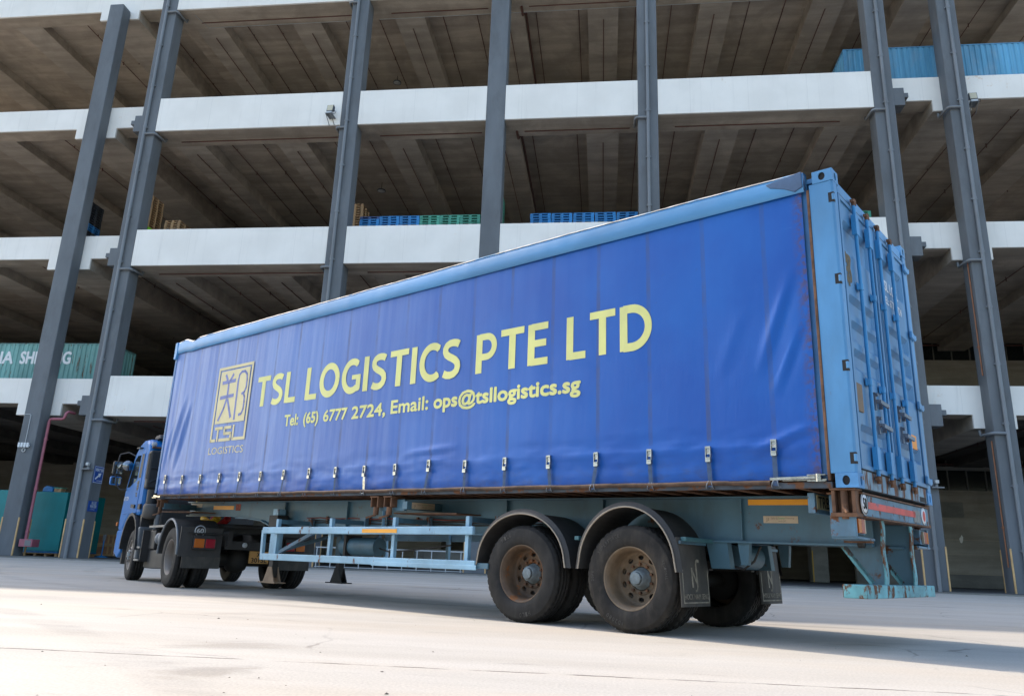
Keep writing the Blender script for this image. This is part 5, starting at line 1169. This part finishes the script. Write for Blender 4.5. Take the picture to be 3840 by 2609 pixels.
# air lines and wiring clipped along the near beam
for k, (zz, mt) in enumerate(((-0.30, 'blackmetal'), (-0.335, 'blackmetal'), (-0.27, 'suz'))):
    mm_ = M['blackmetal'] if mt != 'suz' else surf('line_dull_red', (0.16, 0.03, 0.025), 0.6)
    pts = [(-8.4+i*0.16, 0.684-0.01*(i % 3 == 0), zz-0.014*abs(math.sin(i*0.62+k))) for i in range(30)]
    Tb(MB().tube(pts, 0.0085, 6), 'air_line', mm_)
for x in (-7.9, -6.9, -5.9, -4.9, -4.2): Tb(MB().box(x-0.015, x+0.015, 0.672, 0.70, -0.36, -0.25), 'line_clip', M['rusty'])
Tw(MB().cyl((-7.75, 0.95, 0.76), (-6.95, 0.95, 0.76), 0.13, 18), 'air_tank', M['chassis'], bevel=0.02)
Tw(MB().box(-7.6, -7.55, 0.80, 1.10, 0.62, 0.92), 'tank_strap', M['blackmetal'])
Tw(MB().tube([(-6.95, 0.95, 0.74), (-6.7, 0.9, 0.70), (-6.2, 0.85, 0.72), (-5.4, 0.85, 0.80)], 0.012, 6), 'air_line', M['blackmetal'])
# ---------------------------------------------------------------- prime mover (tractor unit), slightly turned away
pm = empty('prime_mover', (-6.6283, 13.7444, 0), R(-45.92), 'blue cab tractor unit coupled to the front of the container trailer', 'lorry')
def Pm(b, name, mat, parent=pm, bevel=0):           # built with u forward, v to the far side
    return b.build(name, mat, parent, xf=lambda u, v, z: (-u, v, z), bevel=bevel)
M['cab'] = surf('cab_paint_blue', (0.003, 0.15, 0.46), 0.3, var=0.06, vs=1.5, dirt=0.15, dcol=(0.05, 0.10, 0.16), coat=0.0, spec=0.35)
M['plastic'] = surf('cab_black_plastic', (0.018, 0.019, 0.021), 0.55, var=0.25, dirt=0.35, dcol=(0.05, 0.05, 0.05))
M['glass'] = flat('cab_glass', (0.012, 0.018, 0.02), 0.06, 0.0, 0.8)
M['mirror'] = flat('mirror_glass', (0.30, 0.32, 0.33), 0.03, 1.0)
M['greypaint'] = surf('tank_grey', (0.13, 0.145, 0.16), 0.45, var=0.15, dirt=0.3)
M['stepmetal'] = surf('step_metal', (0.20, 0.20, 0.195), 0.5, 0.3, var=0.25)
HW = 1.17
prof = [(2.78, 1.27), (2.74, 2.62), (2.80, 2.78), (2.98, 2.85), (3.35, 2.87), (3.70, 2.79), (3.95, 2.65), (4.12, 2.42), (4.42, 1.82), (4.56, 1.30), (4.60, 0.98), (4.10, 0.98), (4.03, 1.06), (3.88, 1.18), (3.66, 1.27), (3.30, 1.30), (2.98, 1.27)]
cab = Pm(MB().prism(prof, 'xz', -HW, HW), 'cab_shell', M['cab'], bevel=0.075)
for sg in (-1, 1):
    v0 = sg*HW
    dr = Pm(MB().prism([(3.02, 1.33), (2.97, 2.56), (3.06, 2.62), (3.62, 2.62), (3.90, 2.52), (4.30, 1.86), (4.36, 1.42), (4.20, 1.33)], 'xz', v0, v0+sg*0.012), 'door', M['cab'], bevel=0.008)
    Pm(MB().prism([(3.36, 2.03), (3.32, 2.54), (3.62, 2.545), (3.82, 2.46), (4.19, 1.90), (3.95, 1.90), (3.60, 1.98)], 'xz', v0+sg*0.0125, v0+sg*0.016), 'window', M['glass'], dr)
    Pm(MB().prism([(3.03, 2.05), (3.0, 2.54), (3.22, 2.56), (3.27, 2.05)], 'xz', v0+sg*0.0125, v0+sg*0.015), 'pillar_panel', M['plastic'], dr)
    Pm(MB().beam((3.12, v0+sg*0.03, 1.46), (3.40, v0+sg*0.035, 1.48), 0.03, 0.07), 'handle', M['plastic'], dr)
    Pm(MB().box(2.70, 2.88, v0-sg*0.02, v0+sg*0.02, 1.40, 1.50), 'corner_rubber', M['plastic'], dr)
    if sg < 0:
        link('lettering', text_mesh('6777 2724', M['signwhite'], 'lettering', (-4.33, -3.88, 1.62, 1.70), lambda a, b: (a, -HW-0.0135, b), 0.02), dr)
        for k, ch in enumerate(('T', 'S', 'L')):
            pass
        link('lettering', text_mesh('\u90d1', M['brushgold'], 'lettering', (-3.30, -3.10, 1.78, 2.0), lambda a, b: (a, -HW-0.0135, b), 0.02), dr)
        link('lettering', text_mesh('TSL', M['brushgold'], 'lettering', (-3.30, -3.10, 1.66, 1.75), lambda a, b: (a, -HW-0.0135, b), 0.02), dr)
    # black wheel-arch flare and skirt
    ar = [(3.30+0.66*math.cos(a*math.pi/18)*1.0, 0.60+0.68*math.sin(a*math.pi/18)) for a in range(0, 19)]
    Pm(MB().strip(ar, 'xz', v0-sg*0.34, v0+sg*0.02, -0.06), 'wheel_arch', M['plastic'])
    Pm(MB().box(2.58, 2.72, v0-sg*0.30, v0-sg*0.02, 0.42, 1.05), 'splash_guard', M['greypaint'], bevel=0.03)
    Pm(MB().prism([(4.02, 0.55), (4.10, 1.0), (4.62, 1.0), (4.66, 0.52), (4.3, 0.42)], 'xz', v0-sg*0.5, v0-sg*0.01), 'bumper_corner', M['cab'] , bevel=0.03)
    Pm(MB().box(3.98, 4.08, v0-sg*0.42, v0-sg*0.06, 0.30, 0.62), 'front_flap', M['flap'])
    # mirrors on tube arms
    ma = MB().tube([(4.00, v0-sg*0.02, 2.58), (4.15, v0+sg*0.10, 2.66), (4.30, v0+sg*0.24, 2.62), (4.33, v0+sg*0.27, 2.35), (4.33, v0+sg*0.25, 2.0), (4.30, v0+sg*0.15, 1.86), (4.24, v0+sg*0.0, 1.86)], 0.015, 8)
    arm = Pm(ma, 'mirror_arm', M['plastic'])
    for z0, z1, a, b_ in ((2.17, 2.47, 0.13, 0.34), (1.95, 2.14, 0.13, 0.36)):
        mh = Pm(MB().box(4.32, 4.42, v0+sg*a, v0+sg*b_, z0, z1), 'mirror', M['cab'] if z0 < 2 else M['plastic'], pm, 0.035)
        Pm(MB().box(4.312, 4.318, v0+sg*(a+0.02), v0+sg*(b_-0.02), z0+0.025, z1-0.025), 'mirror_glass', M['mirror'], mh)
mm = MB(); mm.lathe([(0.0, 0.05), (0.07, 0.045), (0.10, 0.02), (0.11, 0.0), (0.0, 0.0)], 20, (4.02, -1.28, 2.36), axis='x'); Pm(mm, 'round_mirror', M['mirror'])
Pm(MB().box(2.2, 4.64, -0.98, 0.98, 0.55, 1.0), 'engine_bay', M['blackmetal'])
Pm(MB().prism([(4.44, 1.80), (4.14, 2.40), (4.15, 2.41), (4.46, 1.81)], 'xz', -1.02, 1.02), 'windscreen', M['glass'])
Pm(MB().box(4.55, 4.68, -1.16, 1.16, 0.44, 0.80), 'front_bumper', M['plastic'], bevel=0.04)
Pm(MB().box(4.50, 4.60, -1.215, -1.18, 1.09, 1.17), 'turn_lamp', M['lens_o'], bevel=0.01)
Pm(MB().prism([(2.72, 2.86), (2.80, 2.95), (3.10, 2.955), (3.25, 2.90), (3.0, 2.86)], 'xz', -1.0, 1.0), 'roof_vent', M['plastic'], bevel=0.02)
Pm(MB().prism([(3.30, 2.68), (3.62, 2.70), (3.60, 2.72), (3.32, 2.71)], 'xz', -1.235, -1.17), 'rain_visor', M['plastic'])
# intake snorkel and exhaust behind the cab
sn = Pm(MB().box(2.52, 2.735, -1.17, -0.72, 1.80, 2.58), 'air_intake', M['plastic'], bevel=0.04)
for k in range(22): Pm(MB().box(2.55, 2.72, -1.182, -1.168, 2.0+k*0.024, 2.011+k*0.024), 'intake_slat', M['plastic'], sn)
Pm(MB().tube([(2.518, -1.12, 2.22), (2.515, -0.98, 2.22), (2.515, -0.90, 2.32), (2.515, -0.76, 2.34)], 0.02, 6), 'intake_rib', M['plastic'], sn)
Pm(MB().tube([(2.518, -1.12, 1.92), (2.515, -1.0, 2.0), (2.515, -0.84, 2.08), (2.515, -0.76, 2.2)], 0.02, 6), 'intake_rib', M['plastic'], sn)
be = MB()
be.lathe([(0.10+0.012*(k % 2), 1.50+k*0.0155) for k in range(20)], 20, (2.60, -1.0, 0), axis='z'); Pm(be, 'bellows', M['plastic'], sn)
fl_ = MB(); fl_.lathe([(0.02, 1.20), (0.14, 1.22), (0.17, 1.28), (0.17, 1.46), (0.15, 1.50), (0.05, 1.51)], 24, (2.56, -0.98, 0), axis='z'); Pm(fl_, 'air_filter', surf('filter_brown_grey', (0.075, 0.068, 0.06), 0.6, dirt=0.4), sn)
Pm(MB().tube([(2.50, -0.86, 1.3), (2.50, -0.86, 2.62), (2.47, -0.86, 2.74), (2.38, -0.86, 2.80), (2.30, -0.86, 2.80)], 0.055, 12), 'exhaust_stack', M['greypaint'])
Pm(MB().lathe([(0.0, 0.0), (0.05, 0.0), (0.05, 0.06), (0.0, 0.06)], 16, (2.66, -1.10, 2.72), axis='x'), 'work_lamp', M['lightgrey'])
Pm(MB().box(2.62, 2.74, -1.13, -0.7, 2.64, 2.67), 'lamp_bracket', M['rusty'])
Pm(MB().box(2.66, 2.725, -0.70, 1.16, 1.10, 2.60), 'cab_back_panel', M['plastic'], bevel=0.02)
Pm(MB().box(2.30, 2.66, -0.85, 0.95, 0.95, 1.62), 'gearbox_cover', M['blackmetal'], bevel=0.03)
Pm(MB().box(2.66, 2.79, -1.12, 1.16, 0.98, 1.30), 'cab_sill', M['plastic'])
# chassis rails, deck, tanks, steps
for v in (-0.42, 0.36): Pm(MB().box(-0.75, 2.9, v, v+0.07, 0.70, 0.96), 'chassis_rail', M['blackmetal'])
Pm(MB().box(1.02, 2.36, -1.02, -0.35, 1.03, 1.07), 'deck_plate', M['stepmetal'])
Pm(MB().box(0.9, 2.3, -0.6, 0.6, 0.62, 1.02), 'engine_block', M['blackmetal'])
Pm(MB().box(1.85, 2.30, -1.0, -0.5, 0.62, 0.98), 'battery_box', M['blackmetal'], bevel=0.02)
cat_ = Pm(MB().prism([(0.85, 0.45), (1.0, 0.28), (1.9, 0.26), (2.55, 0.26), (2.6, 0.60), (1.0, 0.62)], 'xz', -0.98, -0.45), 'exhaust_box', M['blackmetal'], bevel=0.02)
for k in range(3):
    u = 1.04+k*0.235
    tk = MB(); tk.lathe([(0.0, -1.08), (0.05, -1.075), (0.10, -1.04), (0.112, -0.98), (0.112, -0.5), (0.0, -0.46)], 20, (u, 0, 0.82)); Pm(tk, 'air_tank', M['greypaint'])
stp = Pm(MB().box(2.30, 2.34, -1.12, -0.92, 0.38, 0.98).box(2.66, 2.70, -1.12, -0.92, 0.38, 0.7), 'step_frame', M['blackmetal'])
for z in (0.39, 0.63): Pm(MB().box(2.31, 2.70, -1.15, -0.90, z, z+0.035), 'step', M['stepmetal'], stp, 0.004)
Pm(MB().cyl((2.5, -1.02, 0.68), (2.62, -1.02, 0.92), 0.035, 10).cyl((2.45, -0.86, 0.98), (2.45, -0.86, 1.3), 0.07, 12), 'fuel_filter', M['greypaint'])
# rear mudguards, flaps and lamps
for sg in (-1, 1):
    def V(a): return sg*a
    arc = [(0.63*math.cos(a*math.pi/22), 0.55+0.585*math.sin(a*math.pi/22)) for a in range(0, 23)]
    arc = [(-x, z) for x, z in arc][::1]
    f_ = Pm(MB().strip(arc, 'xz', V(1.20), V(0.50), 0.014), 'rear_mudguard', M['fender'])
    Pm(MB().tube([(p[0], V(1.205), p[1]) for p in arc], 0.022, 8), 'mudguard_lip', M['greypaint'], f_)
    pl_ = Pm(MB().box(-0.665, -0.635, V(1.19), V(0.50), 0.52, 1.0), 'guard_panel', M['fender'])
    Pm(MB().box(-0.66, -0.645, V(1.12), V(0.49), 0.335, 0.54), 'mudflap', M['flap'])
    lu = Pm(MB().box(-0.73, -0.666, V(0.99), V(0.61), 0.64, 0.875), 'lamp_unit', M['plastic'], bevel=0.01)
    Pm(MB().box(-0.748, -0.731, V(0.975), V(0.81), 0.668, 0.815), 'amber_lens', M['lens_o'], lu, 0.012)
    Pm(MB().box(-0.748, -0.731, V(0.79), V(0.63), 0.668, 0.815), 'red_lens', surf('lens_red_%d' % (sg+1), (0.26, 0.008, 0.02), 0.22, var=0.1), lu, 0.012)
    Pm(MB().cyl((-0.70, V(1.08), 0.9), (-0.70, V(0.3), 0.9), 0.012, 8), 'lamp_bar', M['blackmetal'], lu)
    if sg < 0:
        dsk = MB(); dsk.lathe([(0.078, 0.0), (0.092, 0.0), (0.092, -0.003), (0.078, -0.003)], 28, (-0.668, -0.885, 0.945), axis='x'); d60 = Pm(dsk, 'speed_disc_ring', M['lightgrey'], pl_)
        link('lettering', text_mesh('60', M['lightgrey'], 'lettering', (-0.945, -0.825, 0.905, 0.985), lambda a, b: (0.670, a, b), 0.03), pl_)
# fifth wheel, coiled air lines, number plate
fw = MB(); fw.lathe([(0.0, 1.10), (0.45, 1.10), (0.47, 1.06), (0.47, 1.03), (0.0, 1.03)], 28, (0.1, 0, 0), axis='z'); Pm(fw, 'fifth_wheel', M['blackmetal'])
Pm(MB().box(-0.25, 0.45, -0.45, 0.45, 0.94, 1.03), 'fifth_wheel_base', M['blackmetal'])
M['suzi_r'] = flat('airline_red', (0.45, 0.01, 0.015), 0.35); M['suzi_y'] = flat('airline_yellow', (0.65, 0.42, 0.01), 0.35)
for mt, v, u0, zz in ((M['suzi_y'], -0.40, 0.95, 1.22), (M['suzi_r'], -0.22, 0.95, 1.21)):
    pts = [(u0-0.9*k/180+0.0, v+0.055*math.cos(k*0.62), zz-0.10*math.sin(math.pi*k/180)+0.055*math.sin(k*0.62)) for k in range(181)]
    Pm(MB().tube([(u0+0.9, v, zz+0.5), (u0+0.2, v, zz+0.1)]+pts, 0.011, 6), 'coiled_air_line', mt)
np_ = Pm(MB().box(-0.70, -0.69, -0.01, 0.34, 0.44, 0.645), 'number_plate', surf('plate_orange', (0.48, 0.25, 0.07), 0.5, var=0.1))
for body, r in (('X', (0.12, 0.19, 0.555, 0.625)), ('3015L', (0.03, 0.31, 0.455, 0.535))):
    link('lettering', text_mesh(body, M['dark'], 'lettering', r, lambda a, b: (0.702, a, b), 0.02), np_)
Pm(MB().box(-0.72, -0.66, -0.45, 0.45, 0.66, 0.80), 'rear_crossmember', M['blackmetal'])
Pm(MB().lathe([(0.0, 0.0), (0.045, 0.0), (0.04, 0.03), (0.0, 0.03)], 16, (-0.735, -0.12, 0.74), axis='x'), 'reverse_lamp', M['lightgrey'])
# wheels
wheel(pm, 0.0, -1.175, 0.5, False, rim_t, tyre_a, True); wheel(pm, 0.0, 1.175, 0.5, True, rim_t, tyre_a, True)
wheel(pm, -3.24, -1.13, 0.5, False, rim_f, tyre_a, False, (), hub_s, nuts_s, R(-3)); wheel(pm, -3.24, 1.13, 0.5, True, rim_f, tyre_a, False, (), hub_s, nuts_s)
Pm(MB().cyl((0, -0.7, 0.5), (0, 0.7, 0.5), 0.12, 14).lathe([(0.0, -0.24), (0.2, -0.15), (0.26, 0), (0.2, 0.15), (0.0, 0.24)], 20, (0, 0, 0.5)), 'rear_axle', M['blackmetal'])
Pm(MB().cyl((3.24, -0.9, 0.45), (3.24, 0.9, 0.45), 0.07, 12), 'front_axle', M['blackmetal'])

# ---------------------------------------------------------------- litter on the concrete
gm = surf('litter_grit', (0.10, 0.085, 0.07), 0.9, var=0.5, vs=30)
gb = MB()
for i in range(90):
    y = 2.6+random.random()**1.6*14; x = random.uniform(-0.85, 0.75)*y*0.95; s = random.uniform(0.0025, 0.006)*(1 if i % 9 else 2.0)
    a = random.uniform(0, 6.28); c, sn_ = math.cos(a)*s*random.uniform(1, 3), math.sin(a)*s
    gb.add([(x-c, y-sn_, 0.001), (x+sn_, y-c, 0.001), (x+c, y+sn_, 0.001), (x-sn_, y+c, 0.001), (x, y, 0.001+s*0.7)], [(0, 1, 4), (1, 2, 4), (2, 3, 4), (3, 0, 4)])
stuff(tag(gb.build('grit', gm), 'scattered grit and bits of litter on the sunlit concrete', 'grit'))
